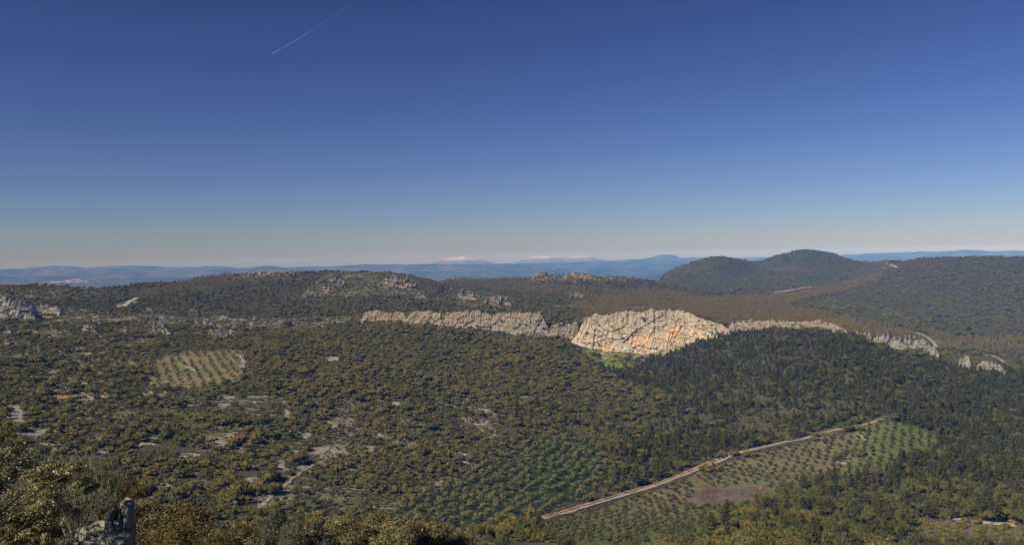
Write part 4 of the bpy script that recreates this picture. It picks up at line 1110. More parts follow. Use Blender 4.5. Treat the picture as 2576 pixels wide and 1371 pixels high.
# orchards in rows
def orchard(poly, sp_, ang, jit, scale, kd='olive_tree', keep=.9, vs_=(0, 2)):
    P = np.array([p for p in (hit(a, b) for a, b in poly) if p is not None])
    c0 = P[:, :2].mean(0); R = np.max(np.linalg.norm(P[:, :2] - c0, axis=1)) + 20
    g = np.arange(-R, R, sp_); A, B = np.meshgrid(g, g)
    A = A.ravel() + rng.uniform(-jit, jit, A.size); B = B.ravel() + rng.uniform(-jit, jit, B.size)
    x = c0[0] + A * math.cos(ang) - B * math.sin(ang); y = c0[1] + A * math.sin(ang) + B * math.cos(ang)
    z = ground(x, y); a, b = proj(np.column_stack([x, y, z]))
    ok = inpoly(a, b, poly) & (rng.random(len(a)) < keep) & ~ell(a, b, SCREE + ORANGE)
    if poly is P_GREENFIELD: ok &= ~inpoly(a, b, P_FELLED)
    for i in np.nonzero(ok)[0]:
        if y[i] < 332: continue
        recs.append((kd, x[i], y[i], z[i] - .1, rng.uniform(*scale), rnd.uniform(0, 6.28), rnd.choice(vs_)))
orchard(P_GREENFIELD, 8.4, .35, .9, (.62, 1.02), keep=.93, vs_=(1, 3))
orchard(P_FERN, 7.4, -.25, 2.3, (.7, 1.25), keep=.9)
orchard(P_TANFIELD, 10.0, .42, 2.2, (.7, 1.25), keep=.88)
# hedge and clumps that stand out in the green field
for (a, b, n_, sx, sy, kd, sc_) in [(2130, 1150, 9, 26, 10, 'holm_oak', .8), (2070, 1101, 10, 38, 4, 'holm_oak', .7), (1850, 1150, 12, 60, 5, 'holm_oak', .75), (1925, 1262, 8, 30, 6, 'holm_oak', .8), (2160, 1085, 5, 14, 4, 'holm_oak', .8),
                                    (650, 1245, 5, 20, 5, 'holm_oak', 1.25), (680, 1210, 4, 8, 6, 'holm_oak', 1.3), (745, 1168, 9, 22, 10, 'holm_oak', 1.25), (610, 1240, 6, 16, 10, 'holm_oak', 1.2), (690, 1240, 3, 8, 4, 'holm_oak', 1.1),
                                    (30, 1085, 6, 22, 8, 'holm_oak', 1.2), (75, 1075, 5, 20, 8, 'holm_oak', 1.1), (1790, 1186, 8, 26, 5, 'holm_oak', .8)]:
    for j in range(n_):
        p = hit(a + rnd.gauss(0, sx * .6), b + rnd.gauss(0, sy * .6))
        if p is not None: recs.append((kd, p[0], p[1], p[2] - .1, sc_ * rnd.uniform(.8, 1.15), rnd.uniform(0, 6.28), rnd.randrange(NVAR[kd])))
for j in range(70):          # trees behind the rim of the cliffs and on their ledges
    a = rnd.choice([rnd.uniform(1380, 1450), rnd.uniform(1775, 1860), rnd.uniform(1900, 2110), rnd.uniform(2120, 2200)])
    x = float(np.interp(a, [1380, 1450, 1775, 1860, 2110, 2200], [0, 0, 0, 0, 0, 0]))
    Dd = float(np.interp(a, [1380, 1450, 1775, 1860, 2110, 2200], [1345, 1320, 1300, 1250, 1150, 1120])) + rnd.uniform(6, 26)
    u = ray(np.array(a), np.array(810.0))[0]
    recs.append(('pine_tree' if rnd.random() < .3 else 'holm_oak', u * Dd, Dd, float(ground(u * Dd, Dd)) - .2, rnd.uniform(.6, 1.0), rnd.uniform(0, 6.28), rnd.randrange(5)))

K = np.array([r[0] for r in recs]); A = np.array([r[1:6] for r in recs], float); VAR = np.array([r[6] for r in recs])
ax, ay = proj(A[:, :3])
hgt = np.array([HGT[k] for k in K]) * A[:, 3]
size = hgt / A[:, 1] * F
shown = (ax > 4) & (ax < W - 4) & (ay - size * .7 < H) & (ay > 600) & ((A[:, 2] + hgt * .8) / A[:, 1] > samp(SKYL, A[:, 0], A[:, 1] * .985))
shown &= ~((ax < 240) & (ay > 1150))           # hidden behind the near bush

CAT = {'holm_oak': 'tree', 'olive_tree': 'tree', 'pine_tree': 'tree', 'eucalyptus_tree': 'tree', 'shrub': 'shrub', 'broom_bush': 'shrub', 'bare_tree': 'bare tree', 'heath': 'shrub'}
STUFF = {'holm_oak': 'oak_woodland', 'olive_tree': 'olive_groves', 'pine_tree': 'pine_woodland', 'eucalyptus_tree': 'eucalyptus_woodland', 'shrub': 'scrubland', 'broom_bush': 'broom_scrub', 'bare_tree': 'leafless_scrub', 'heath': 'heathland'}
SLAB = {'holm_oak': 'wide brown green holm oak woodland covering the valley and hills', 'olive_tree': 'grey green olive groves spread over the valley', 'pine_tree': 'dark pine woodland on the crest slope and right side',
        'eucalyptus_tree': 'rust brown eucalyptus woodland behind the rock crest', 'shrub': 'mixed green scrub between the trees', 'broom_bush': 'yellow flowering broom scrub', 'bare_tree': 'grey leafless scrub among the pines', 'heath': 'low dark heath covering the twin hills and right ridge'}

def scatter(name, kd, idx):
    me = bpy.data.meshes.new(name)
    me.vertices.add(len(idx)); me.vertices.foreach_set('co', A[idx, :3].astype(np.float32).ravel())
    for nm, typ, arr in (('rotz', 'FLOAT', A[idx, 4]), ('scl', 'FLOAT', A[idx, 3])):
        a_ = me.attributes.new(nm, typ, 'POINT'); a_.data.foreach_set('value', arr.astype(np.float32))
    a_ = me.attributes.new('pick', 'INT', 'POINT'); a_.data.foreach_set('value', VAR[idx].astype(np.int32))
    o = link(name, me, None, SLAB[kd], CAT[kd] + 's', None, 'stuff')
    g = bpy.data.node_groups.new(name, 'GeometryNodeTree')
    g.interface.new_socket('Geometry', in_out='INPUT', socket_type='NodeSocketGeometry')
    g.interface.new_socket('Geometry', in_out='OUTPUT', socket_type='NodeSocketGeometry')
    gi = g.nodes.new('NodeGroupInput'); go = g.nodes.new('NodeGroupOutput')
    ci = g.nodes.new('GeometryNodeCollectionInfo'); ci.inputs['Collection'].default_value = PRO[kd + '_col']
    ci.inputs['Separate Children'].default_value = True; ci.inputs['Reset Children'].default_value = True
    ip = g.nodes.new('GeometryNodeInstanceOnPoints'); ip.inputs['Pick Instance'].default_value = True
    def na_(nm, t_):
        n = g.nodes.new('GeometryNodeInputNamedAttribute'); n.data_type = t_; n.inputs[0].default_value = nm
        return next(s_ for s_ in n.outputs if s_.name == 'Attribute' and s_.enabled)
    cx = g.nodes.new('ShaderNodeCombineXYZ'); g.links.new(na_('rotz', 'FLOAT'), cx.inputs[2])
    g.links.new(gi.outputs[0], ip.inputs['Points']); g.links.new(ci.outputs[0], ip.inputs['Instance'])
    g.links.new(na_('pick', 'INT'), ip.inputs['Instance Index'])
    g.links.new(cx.outputs[0], ip.inputs['Rotation'])
    sx = g.nodes.new('ShaderNodeCombineXYZ'); sc_ = na_('scl', 'FLOAT')
    for j in range(3): g.links.new(sc_, sx.inputs[j])
    g.links.new(sx.outputs[0], ip.inputs['Scale'])
    g.links.new(ip.outputs[0], go.inputs[0])
    md = o.modifiers.new('scatter', 'NODES'); md.node_group = g
    return o

LANDM = [(650, 1215, 'near the large grey scree patch'), (735, 1145, 'by the forked grey scree'), (770, 1095, 'by the lower scree stripe'), (723, 1042, 'by the small upright scree stripe'), (45, 1050, 'by the left edge scree'),
         (400, 1060, 'around the grassy clearing'), (560, 1014, 'by the paired terrace walls'), (490, 930, 'around the small tan orchard'), (180, 1000, 'by the orange earth patch'), (120, 900, 'in the left edge woods'),
         (215, 828, 'near the lichen yellow outcrop'), (400, 832, 'near the rounded rock dome'), (835, 905, 'near the scree in the wood'), (1150, 850, 'under the long rock wall'), (1150, 940, 'under the long wall, further down'),
         (500, 700, 'on the left skyline'), (950, 715, 'on the middle knoll'), (1240, 755, 'by the rocks behind the wall'), (1420, 690, 'by the low rocky knoll'), (1550, 775, 'along the tan firebreak'), (1900, 790, 'left of the green valley strip'), (2150, 790, 'near the green valley strip'),
         (1836, 735, 'near the farmhouse'), (1800, 680, 'on the smaller twin hill'), (2025, 665, 'on the taller twin hill'), (2400, 740, 'on the right ridge'), (2450, 862, 'behind the far right rocks'),
         (1560, 900, 'below the tall cliff'), (1450, 970, 'in the wood well below the cliff'), (1220, 1030, 'by the central terrace walls'), (1230, 1072, 'by the broken white wall'), (1140, 1150, 'left of the ferny grove'), (1380, 1120, 'at the top of the ferny grove'), (1380, 1200, 'in the middle of the ferny grove'), (1200, 1270, 'at the left end of the ferny grove'), (1380, 1290, 'by the near road bend'),
         (900, 1200, 'in the lower central scrub'), (960, 1120, 'in the scrub right of the scree'), (820, 1280, 'on the lower grassy strip'), (520, 1180, 'on the lower left slope'), (560, 1270, 'just behind the orange brown bushes'), (300, 1150, 'behind the twiggy bush'), (1050, 1280, 'just behind the yellow green row'),
         (1600, 1080, 'among the yellow brooms'), (1680, 1010, 'high on the slope above the brooms'), (1850, 1080, 'above the middle of the road'), (1650, 1180, 'above the lower road'), (1950, 900, 'just below the rampart'), (2050, 1010, 'halfway down the crest slope'), (2200, 960, 'below the jagged rocks'), (2480, 940, 'around the white rocks at right'), (2450, 1030, 'at the right edge, upper wood'), (2480, 1120, 'at the right edge, beside the field corner'), (2500, 1200, 'at the right edge, lower wood'), (2300, 1230, 'below the far corner of the field'),
         (2270, 1110, 'in the far corner of the field'), (2160, 1150, 'by the tree clump in the field'), (2000, 1140, 'by the retaining wall'), (1850, 1180, 'along the hedge below the road'), (1950, 1200, 'above the cleared plot'), (1700, 1250, 'left of the cleared plot'), (1850, 1245, 'on the cleared plot'), (1600, 1300, 'at the near end of the field'), (1750, 1310, 'below the cleared plot'), (2080, 1270, 'under the middle of the field'), (1950, 1320, 'on the bottom edge below the field'), (2150, 1320, 'on the bottom edge right of the field'), (2420, 1340, 'around the lower right clearing'), (2400, 1280, 'just above the lower right clearing')]
LMP = np.array([(a, b) for a, b, c in LANDM])
TINT = {'holm_oak': ['olive green', 'dark green', 'rusty brown', 'olive green', 'dark green', 'rusty brown'], 'pine_tree': ['dark', 'dark', 'lighter green', 'dark', 'dark'], 'olive_tree': ['silver grey', 'dark grey green'] * 2,
        'eucalyptus_tree': ['rust brown'] * 5, 'shrub': ['mid green', 'fresh green', 'mid green', 'dull green', 'mid green', 'fresh green'], 'broom_bush': ['yellow flowering'] * 3, 'bare_tree': ['grey leafless'] * 4, 'heath': ['dark low'] * 4}
NOUN = {'holm_oak': 'holm oak', 'pine_tree': 'pine', 'olive_tree': 'olive tree', 'eucalyptus_tree': 'slim eucalyptus', 'shrub': 'shrub', 'broom_bush': 'broom bush', 'bare_tree': 'bush', 'heath': 'heath bush'}
def describe(kd, i):
    k = int(np.argmin((LMP[:, 0] - ax[i]) ** 2 + ((LMP[:, 1] - ay[i]) * 1.8) ** 2))
    s_ = A[i, 3] / (sum(SC[kd]) / 2)
    sz = 'big ' if s_ > 1.22 else ('small ' if s_ < .82 else '')
    lb = sz + TINT[kd][VAR[i]] + ' ' + NOUN[kd] + ' ' + LANDM[k][2]
    return lb, NOUN[kd].replace('bush', 'bushe') + 's ' + LANDM[k][2]
MAXI = 300
for kd in NVAR:
    idx = np.nonzero(K == kd)[0]
    cand = idx[shown[idx]]
    cand = cand[np.argsort(-size[cand])][:MAXI]
    single = set(cand.tolist())
    first = True
    for rank, i in enumerate(cand):
        whole, crown, trunk = PRO[kd][VAR[i]]
        lb, gr = describe(kd, i)
        detailed = crown is not None and size[i] > 15 and rank < 120
        o = link(kd, None if detailed else whole, None, lb, CAT[kd], gr, None, tuple(A[i, :3]))
        if detailed:
            link('crown', crown, o); link('trunk', trunk, o)
        o.rotation_euler.z = A[i, 4]; o.scale = (A[i, 3],) * 3
    rest = np.array([i for i in idx if i not in single], int)
    print(kd, len(idx), 'single', len(cand), 'rest', len(rest))
    if len(rest): scatter(STUFF[kd], kd, rest)

# trees that stand out alone
def lone(kd, var, P, s_, label, sz=None, parts=True):
    whole, crown, trunk = PRO[kd][var]
    o = link(kd, None, None, label, 'tree', None, None, tuple(P)); link('crown', crown, o); link('trunk', trunk, o)
    o.scale = (s_, s_, sz or s_); return o
hp = hit(1858, 733.5, 1500)
lone('holm_oak', 0, (hp[0], hp[1] + 4, hp[2]), 2.5, 'large spreading brown tree right beside the white farmhouse', 3.0)
for a, b, s_, lb in ((1128, 846, 1.7, 'tall rounded green tree standing against the foot of the long wall'), (1182, 848, 1.5, 'second tall rounded tree at the foot of the long wall, right of its larger twin'), (722, 822, 1.6, 'round dark green tree alone in the scrub left of the long wall')):
    p = hit(a, b, 900); lone('holm_oak', 1, p, s_, lb, s_ * 1.35)
for a, dd, s_, lb in ((1450, 2440, 1.0, 'lone tree on the low knoll right of the centre skyline'), (2248, 3150, 1.2, 'lone tree on the saddle right of the twin hills'), (2105, 3560, 1.3, 'tree on the right shoulder of the taller hill')):
    u = ray(np.array(float(a)), np.array(700.0))[0]; lone('holm_oak', 2, (u * dd, dd, float(ground(u * dd, dd))), s_, lb)
# bushes on the cliff ledges
for j, (a, b, D_) in enumerate([(1540, 822, 1250), (1615, 800, 1262), (1565, 843, 1243), (1480, 838, 1252), (1790, 818, 1232), (1758, 808, 1240), (1345, 816, 1296), (1350, 809, 1300), (1246, 792, 1318), (1180, 790, 1330), (1210, 822, 1316), (1495, 806, 1264), (1325, 840, 1296), (1290, 800, 1308)]):
    r = ray(np.array(float(a)), np.array(float(b))) * (D_ - 3.0)
    o = link('shrub', PRO['shrub'][j % 6][0], None, 'dark round bush rooted on a ledge of the sunlit rock wall', 'shrub', 'bushes on the rock wall ledges', None, tuple(r - np.array([0, 0, 1.5])))
    s_ = 1.9 if j in (1, 7) else 1.4; o.scale = (s_, s_, s_ * 1.2)

def boulder(seed):
    nu, nv = 22, 13
    T_, P_ = np.meshgrid(np.linspace(0, PI, nv), np.linspace(0, 2 * PI, nu), indexing='ij')
    d = np.stack([np.sin(T_) * np.cos(P_), np.sin(T_) * np.sin(P_), np.cos(T_)], -1)
    d[:, -1] = d[:, 0]
    f1, f2, i1 = voro(d[..., 0] * 1.6 + seed, d[..., 1] * 1.6, d[..., 2] * 1.2, seed)
    g1, g2, i2 = voro(d[..., 0] * 3.5 + seed, d[..., 1] * 3.5, d[..., 2] * 3, seed + 4)
    r_ = 1 + .55 * (i1 - .5) + .25 * (i2 - .5)
    r_[:, -1] = r_[:, 0]
    V = d * r_[..., None] * np.array([1.3, .9, .8])
    zc = np.repeat(np.array([[.3, .6, .2]]), nu * nv, 0)
    return mesh('boulder', V.reshape(-1, 3), gridfaces(nv, nu), [M['grey'] if seed % 2 else M['crag']], False, None, zc, 'zone')
BLD = [boulder(q) for q in range(6)]
BSPEC = [(P_KNOLL, 60, 1.1, 2.6), (P_KNOLL2, 34, 1.1, 2.6), (P_ROCKY, 50, 1.0, 2.4), (P_LCREST, 18, 1.0, 2.2), ([(150, 770), (560, 770), (860, 800), (640, 850), (170, 845)], 84, .8, 2.4),
         ([(0, 745), (140, 750), (150, 800), (0, 800)], 14, .8, 2.2), ([(2130, 880), (2260, 900), (2540, 950), (2500, 985), (2250, 930)], 16, .7, 1.6), (P_CLIFFGRASS, 12, .6, 1.8), ([(640, 1010), (900, 1000), (900, 1100), (600, 1100)], 12, .5, 1.3)]
for poly, n_, lo, hi in BSPEC:
    xs_ = [p[0] for p in poly]; ys_ = [p[1] for p in poly]; c_ = 0; tries = 0
    while c_ < n_ and tries < 4000:
        tries += 1
        a, b = rnd.uniform(min(xs_), max(xs_)), rnd.uniform(min(ys_), max(ys_))
        if not inpoly(np.array([a]), np.array([b]), poly)[0]: continue
        if fbm(np.array([a / 30.]), np.array([b / 9.]), None, 3, 301)[0] < -.05: continue
        p = hit(a, b, 500)
        if p is None: continue
        k = int(np.argmin((LMP[:, 0] - a) ** 2 + ((LMP[:, 1] - b) * 1.8) ** 2)); s_ = lo + (hi - lo) * rnd.random() ** 1.8
        o = link('boulder', BLD[c_ % 6], None, ('big ' if s_ > (lo + hi) / 2 else 'small ') + ('grey' if (c_ % 6) % 2 else 'tan') + ' boulder ' + LANDM[k][2], 'boulder', 'boulders ' + LANDM[k][2], None, (p[0], p[1], p[2] + .3 * s_))
        o.rotation_euler = (rnd.uniform(-.3, .3), rnd.uniform(-.3, .3), rnd.uniform(0, 6.28)); o.scale = (s_ * rnd.uniform(.9, 1.5), s_, s_ * rnd.uniform(.7, 1.3)); c_ += 1

for j in range(46):
    a = rnd.uniform(1030, 1460); b = rnd.uniform(800, 846) if a > 1150 else rnd.uniform(798, 822)
    Dd = float(np.interp(a, [1018, 1150, 1300, 1378, 1460], [1350, 1330, 1306, 1290, 1272])) - 2
    yf = float(np.interp(a, [1018, 1150, 1300, 1378, 1460], [808, 832, 845, 848, 856]))
    up_ = max(0, (yf - b)) / F * Dd
    r = ray(np.array(float(a)), np.array(float(b))) * (Dd + .6 * up_)
    s_ = rnd.uniform(.5, 1.25)
    o = link('shrub', PRO['shrub'][j % 6][0], None, 'small bush rooted among the rocks of the long tan wall', 'shrub', 'bushes on the long tan wall', None, tuple(r - np.array([0, 0, .6])))
    o.scale = (s_, s_, s_)

# ------------------------------------------------------------------ near slope: bushes, holm oak, rock
def near_bush(kind, R, Hh, n, leaf, mat, asp=.5):
    lob = []
    for k in range(16):
        a = U(0, 2 * PI); q = R * U(.1, .8)
        lob.append(((math.cos(a) * q, math.sin(a) * q, Hh * U(.35, .85) * (1 - .35 * q / R)), (R * U(.2, .36), R * U(.2, .36), Hh * U(.14, .24))))
    V, Fq, lf = lobes_cloud(lob, n, leaf, .8, asp)
    cv, cf = core(lob, .66)
    V2, F2 = join([(V, Fq), (cv, cf)])
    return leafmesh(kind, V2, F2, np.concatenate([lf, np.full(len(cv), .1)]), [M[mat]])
NB = {}
for m_ in ('fg_oak', 'fg_orange', 'fg_grey'):
    NB[m_] = [near_bush('near_bush', 3.0, 3.6, 900, .085, m_, .55) for _ in range(2)]
stems = join([tube([(0, 0, -1.5), (U(-.4, .4), U(-.4, .4), 1.0), (U(-1.6, 1.6), U(-1.6, 1.6), 2.6)], [.12, .08, .03], 5) for _ in range(7)])
stem_me = mesh('bush_stems', *stems, [M['bark']])
nb_specs = [
    # photo x, top row, distance, size, material, label
    (282, 1208, 46, .55, 'fg_orange', 'small rust brown bush behind the rock pillar, topmost of the near bushes'),
    (262, 1262, 40, .55, 'fg_orange', 'dark rusty bush just left of the rock pillar top'),
    (350, 1268, 44, .70, 'fg_oak', 'olive green bush right behind the rock pillar'),
    (430, 1292, 38, .85, 'fg_orange', 'wide orange brown bush right of the rock pillar'),
    (520, 1330, 34, .60, 'fg_orange', 'lower orange brown bush beside the wide one'),
    (385, 1335, 30, .60, 'fg_orange', 'rusty bush at the bottom edge next to the rock pillar'),
    (600, 1300, 48, .85, 'fg_grey', 'grey green bush right of the wide orange one'),
    (680, 1305, 52, .85, 'fg_grey', 'twiggy grey green bush at the lower centre left'),
    (560, 1345, 34, .55, 'fg_oak', 'small yellow green bush on the bottom edge below the grey green one'),
    (760, 1318, 46, .75, 'fg_grey', 'grey green bush between the twiggy one and the yellow green row'),
    (850, 1312, 50, .80, 'fg_oak', 'leftmost bush of the yellow green row at the bottom'),
    (935, 1300, 52, .90, 'fg_oak', 'second yellow green bush of the bottom row'),
    (1020, 1312, 50, .85, 'fg_oak', 'tall middle bush of the yellow green row'),
    (1105, 1332, 52, .80, 'fg_oak', 'yellow green bush before the row drops to the right'),
    (1165, 1350, 52, .70, 'fg_oak', 'last yellow green bush on the left side of the road end'),
    (1260, 1362, 54, .60, 'fg_grey', 'grey green bush low on the bottom edge at centre'),
    (1400, 1364, 56, .70, 'fg_grey', 'low grey green bush below the road bend'),
    (1560, 1366, 56, .60, 'fg_oak', 'yellow green bush peeking over the bottom edge right of centre'),
    (1700, 1356, 56, .80, 'fg_oak', 'low yellow green bush under the green field'),
    (1800, 1352, 54, .80, 'fg_oak', 'yellow green bush below the felled plot'),
    (1900, 1340, 52, .90, 'fg_oak', 'larger yellow green bush at the bottom right of centre'),
    (1990, 1346, 52, .80, 'fg_oak', 'yellow green bush next to the larger one on the right'),
    (2090, 1338, 54, .90, 'fg_grey', 'grey green bush on the bottom edge under the pine wood'),
    (2190, 1346, 54, .85, 'fg_oak', 'yellow green bush left of the clearing corner'),
    (2290, 1352, 56, .80, 'fg_grey', 'grey green bush at the near side of the clearing'),
    (2420, 1358, 56, .80, 'fg_grey', 'low grey green bush below the clearing'),
    (2540, 1360, 56, .80, 'fg_grey', 'grey green bush in the bottom right corner'),
    (230, 1330, 24, .5, 'fg_grey', 'dark grey green bush behind the shaded rock ledge'),
]
for j, (a, b, dd, s_, m_, lb) in enumerate(nb_specs):
    r = ray(np.array(float(a)), np.array(float(b))) * dd
    o = link('near_bush', None, None, lb, 'bush', None, None, (r[0], r[1], r[2] - 3.35 * s_))
    o.rotation_euler.z = rnd.uniform(0, 6.28); o.scale = (s_ * 1.15, s_ * 1.15, s_)
    link('foliage', NB[m_][j % 2], o); link('stem', stem_me, o)

# thin broom like bush of fine green twigs
def twigbush(R, Hh, n):
    parts = []
    for k in range(n):
        a = U(0, 2 * PI); sp_ = R * U(.1, 1) ** .7
        e = np.array([math.cos(a) * sp_, math.sin(a) * sp_, Hh * math.sqrt(max(.05, 1 - (sp_ / R) ** 2 * .75)) * U(.55, 1)])
        m = np.array([e[0] * .55, e[1] * .55, e[2] * .45]) + rng.normal(0, .05, 3)
        parts.append(tube([(0, 0, 0), m, e], [.012, .008, .003], 3))
        for j in range(7):
            f = U(.35, .95); s0 = m * (1 - f) + e * f; e2 = s0 + rng.normal(0, .13, 3) + np.array([0, 0, .12])
            parts.append(tube([s0, (s0 + e2) / 2 + rng.normal(0, .02, 3), e2], [.006, .005, .003], 3))
    return join(parts)
M['twig'] = plain_mat('green_twigs', (.13, .14, .07), (.24, .24, .15), 3.0)
tv, tf_ = twigbush(1.25, 1.9, 520)
r = ray(np.array(170.0), np.array(1130.0)) * 19
tb_ = link('twig_bush', None, None, 'wispy grey green bush of fine twigs behind the leafy oak at left', 'bush', None, None, (r[0], r[1], r[2] - 1.9))
link('twigs', mesh('twigs', tv, tf_, [M['twig']]), tb_)
r = ray(np.array(215.0), np.array(1215.0)) * 17
tb2 = link('twig_bush', None, None, 'smaller dark twiggy bush left of the rock pillar', 'bush', None, None, (r[0], r[1], r[2] - 1.5))
tv2, tf2 = twigbush(.8, 1.5, 380); link('twigs', mesh('twigs', tv2, tf2, [M['twig']]), tb2)

# the near holm oak on the left edge: sprays of separate small leaves on branches
def sprays(centres, nl, leaf):
    C = []; Nn = []
    for (c, r) in centres:
        d = rng.normal(0, 1, (nl, 3)); d /= np.linalg.norm(d, axis=1)[:, None]; d[:, 2] = np.where(d[:, 2] < -.35, -d[:, 2], d[:, 2])
        C.append(np.array(c) + d * np.array(r) * rng.uniform(.55, 1.05, nl)[:, None]); Nn.append(d + np.array([-.2, -.1, .5]))
    C = np.concatenate(C); Nn = np.concatenate(Nn)
    n = len(C)
    V, Fq = leafquads(C, Nn, leaf, .65, .52)
    return V, Fq, np.repeat(rng.random(n), 4)
DN = 10.0
def np_(a, b, dd=DN): return ray(np.array(float(a)), np.array(float(b))) * dd
base = np_(-40, 1480, 10.2)
cs = []
for (a, b, ra, rb) in [(0, 1100, 26, 18), (28, 1140, 30, 22), (-20, 1160, 40, 30), (50, 1175, 22, 16), (10, 1200, 30, 16),
                       (85, 1192, 26, 16), (125, 1180, 22, 14), (160, 1190, 26, 16), (195, 1182, 18, 14), (150, 1215, 26, 12), (205, 1215, 18, 12), (100, 1215, 26, 10), (225, 1232, 12, 7),
                       (120, 1262, 28, 14), (90, 1285, 26, 14), (150, 1285, 26, 14), (60, 1305, 26, 14), (180, 1300, 18, 12), (120, 1312, 28, 14), (20, 1330, 30, 18), (70, 1345, 30, 16), (130, 1350, 24, 16), (30, 1370, 40, 18), (100, 1380, 30, 16), (-20, 1300, 30, 20), (-30, 1240, 30, 20), (-60, 1350, 40, 30)]:
    for q in range(2):
        c_ = np_(a + U(-6, 6), b + U(-5, 5), (9.0 if a < 60 and b < 1260 else 10.4) + U(-.2, .3))
        cs.append((c_ - base, (ra / F * DN, .22, rb / F * DN)))
oak = link('holm_oak', None, None, 'nearest leafy holm oak with sunlit yellowish leaves at the left edge', 'tree', None, None, tuple(base))
for q in range(46):          # the dense inner foliage
    c_ = np_(U(-120, 150), U(1190, 1400), 10.9 + U(-.3, .5)); cs.append((c_ - base, (.16, .22, .13)))
for q in range(34):          # the part of the crown outside the frame, which shades the rocks
    c_ = np_(U(-330, -40), U(1075, 1330), U(8.2, 8.9)); cs.append((c_ - base, (.15, .18, .12)))
V, Fq, lf = sprays(cs, 460, .0175)
gsel = rng.random(len(Fq)) < .10
me = leafmesh('crown', V, Fq, lf, [M['fg_holly'], M['fg_gold']], gsel.astype(int)); link('crown', me, oak)
br_ = [tube([(0, 0, -.3), (.05, .1, .8), (.12, .2, 1.7)], [.07, .04, .02], 7)]
for (c_, r_) in cs[:54:4]:
    s0 = np.array([.04, .1, max(.1, c_[2] * .55)])
    m = (s0 + c_) / 2 + np.array([0, .08, .02])
    br_.append(tube([s0, m, c_], [.013, .009, .005], 4))
    for j in range(7):
        e = c_ + rng.normal(0, 1, 3) * np.array(r_) * .8; br_.append(tube([m * .3 + c_ * .7, (c_ + e) / 2, e], [.006, .005, .003], 3))
V, Fq = join(br_); link('trunk', mesh('trunk', V, Fq, [M['bark']]), oak)

# rock pillar and the ledge below it
def boulder_mesh(a0, a1, yt, yb, dd, depth, seed, cellm=.18, am=.035, split=False):
    w_ = (a1 - a0) / F * dd / 2; hh = (yb - yt) / F * dd
    nu, nv = 90, 80
    ph = np.linspace(0, 2 * PI, nu); tt = np.linspace(0, 1, nv)
    P_, T_ = np.meshgrid(ph, tt)
    sq = lambda c, e: np.sign(c) * np.abs(c) ** e
    prof_ = np.where(T_ < .80, 1 + .12 * (1 - T_), np.sqrt(np.clip(1 - ((T_ - .80) / .20) ** 2.4, 0, 1)) * 1.02)
    x = w_ * sq(np.cos(P_), .55) * prof_; y = depth * sq(np.sin(P_), .55) * prof_
    z = T_ * hh
    f1, f2, i1 = voro(x / cellm, z / cellm / 2.2, y / cellm, seed)
    g1, g2, i2 = voro(x / cellm * 2.7, z / cellm * 1.5, y / cellm * 2.7, seed + 5)
    d = am * (1.3 * (i1 - .5) + .6 * (i2 - .5) - 1.1 * np.clip(1 - (f2 - f1) / .12, 0, 1)) + am * .8 * fbm(x * 7, y * 7, z * 7, 4, seed)
    rr = np.hypot(x, y) + 1e-6
    x2 = x + x / rr * d; y2 = y + y / rr * d; z2 = z + np.where(T_ > .7, am * 1.4 * (i1 - .5) + .5 * am * fbm(x * 12, y * 12, z * 0, 3, seed), 0)
    if split:
        z2 = z2 - .14 * np.exp(-((x - w_ * .22 + .05 * z) / .022) ** 2) * (T_ > .55)
        z2 = z2 + .04 * (x > w_ * .2) * (T_ > .75)
    return np.stack([x2, y2, z2], -1), gridfaces(nv, nu)
V, Fq = boulder_mesh(272, 336, 1268, 1440, 9.7, .2, 3, split=True)
zc = np.stack([np.full(V.shape[:2], .3), np.clip((V[..., 2] - .45) * 3, .2, 1.2), np.zeros(V.shape[:2])], -1)
b0 = np_(304, 1440, 9.7)
link('rock_pillar', mesh('rock_pillar', V, Fq, [M['nearrock']], False, None, zc.reshape(-1, 3), 'zone'), None, 'upright lichen covered rock pillar with a split top at the lower left', 'rock', None, None, tuple(b0)).rotation_euler.z = .25
V, Fq = boulder_mesh(195, 315, 1350, 1460, 9.1, .3, 8, .14, .03)
zc = np.stack([np.full(V.shape[:2], .2), np.full(V.shape[:2], .8), np.zeros(V.shape[:2])], -1)
link('rock_ledge', mesh('rock_ledge', V, Fq, [M['nearrock']], False, None, zc.reshape(-1, 3), 'zone'), None, 'rounded pale rock at the bottom edge below the pillar', 'rock', None, None, tuple(np_(262, 1460, 9.1)))
V, Fq = boulder_mesh(205, 290, 1318, 1440, 10.4, .25, 12, .14, .035)
zc = np.stack([np.full(V.shape[:2], .1), np.full(V.shape[:2], .6), np.zeros(V.shape[:2])], -1)
link('rock_ledge', mesh('rock_ledge', V, Fq, [M['nearrock']], False, None, zc.reshape(-1, 3), 'zone'), None, 'dark shaded rock between the leafy oak and the pillar', 'rock', None, None, tuple(np_(250, 1440, 10.4)))
dt = []
p0 = np_(225, 1345, 9.8)
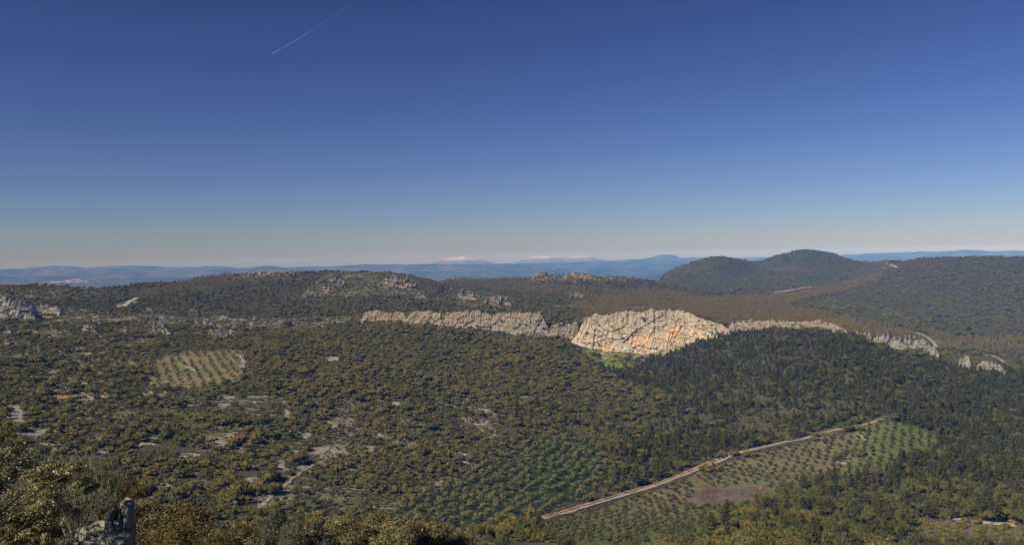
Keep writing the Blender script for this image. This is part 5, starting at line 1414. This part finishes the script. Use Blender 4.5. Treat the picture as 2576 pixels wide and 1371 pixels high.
for j in range(26):
    s0 = np.array([U(-.3, .25), U(-.1, .1), U(-.12, .05)]); e = s0 + np.array([U(-.2, .35), U(-.15, .15), U(-.02, .28)]); dt.append(tube([s0, (s0 + e) / 2 + rng.normal(0, .02, 3), e], [.007, .005, .002], 4))
V, Fq = join(dt); link('dead_twigs', mesh('dead_twigs', V, Fq, [M['bare']]), None, 'pale dry twigs in front of the shaded rock', 'twigs', None, None, tuple(p0))

# ------------------------------------------------------------------ vapour trail
t = NT('vapour'); t.b.inputs['Base Color'].default_value = (.95, .95, .98, 1); vn = t.noise(t.coord('Object'), .0012, 3); t.l(t.math('MULTIPLY', t.ramp(vn, .3, .7), .3), t.b.inputs['Alpha']); M['vap'] = t.m
a0, a1 = ray(np.array(683.0), np.array(135.0)), ray(np.array(888.0), np.array(6.0))
hA = 9300.0
Pa, Pb = a0 * hA / a0[2], a1 * hA / a1[2]
ts = np.linspace(0, 1, 60)
C = Pa[None] * (1 - ts[:, None]) + Pb[None] * ts[:, None]
sag = np.sin(ts * PI) * 0
px_, py_ = proj(C)
C[:, 2] += -60 * np.sin(ts * PI)
rad = np.interp(ts, [0, .02, .3, .7, 1.0], [3, 10, 7, 2.6, .8]) * (1 + .3 * fbm(ts * 14, ts * 0, None, 3, 4)) * 1.0
V, Fq = tube(C, rad, 8)
link('vapour_trail', mesh('vapour_trail', V, Fq, [M['vap']], True), None, 'thin white vapour trail of an aircraft high in the blue sky', 'vapour trail')

# ------------------------------------------------------------------ haze
V, Fc = box(-26000, 26000, -400, 28500, -420, 60)
hm = bpy.data.materials.new('haze_air'); hm.use_nodes = True
ht = hm.node_tree; ht.nodes.remove(ht.nodes['Principled BSDF'])
pv = ht.nodes.new('ShaderNodeVolumePrincipled')
pv.inputs['Color'].default_value = (.13, .36, 1.0, 1)
pv.inputs['Absorption Color'].default_value = (1, 1, 1, 1)
pv.inputs['Density'].default_value = 1 / 13500.0
pv.inputs['Anisotropy'].default_value = -0.35
ht.links.new(pv.outputs[0], ht.nodes['Material Output'].inputs['Volume'])
hz_ = link('haze', mesh('haze', V, Fc[:, ::-1], [hm]), kind='stuff')
hz_['label'] = 'bluish haze over the plain and far hills'
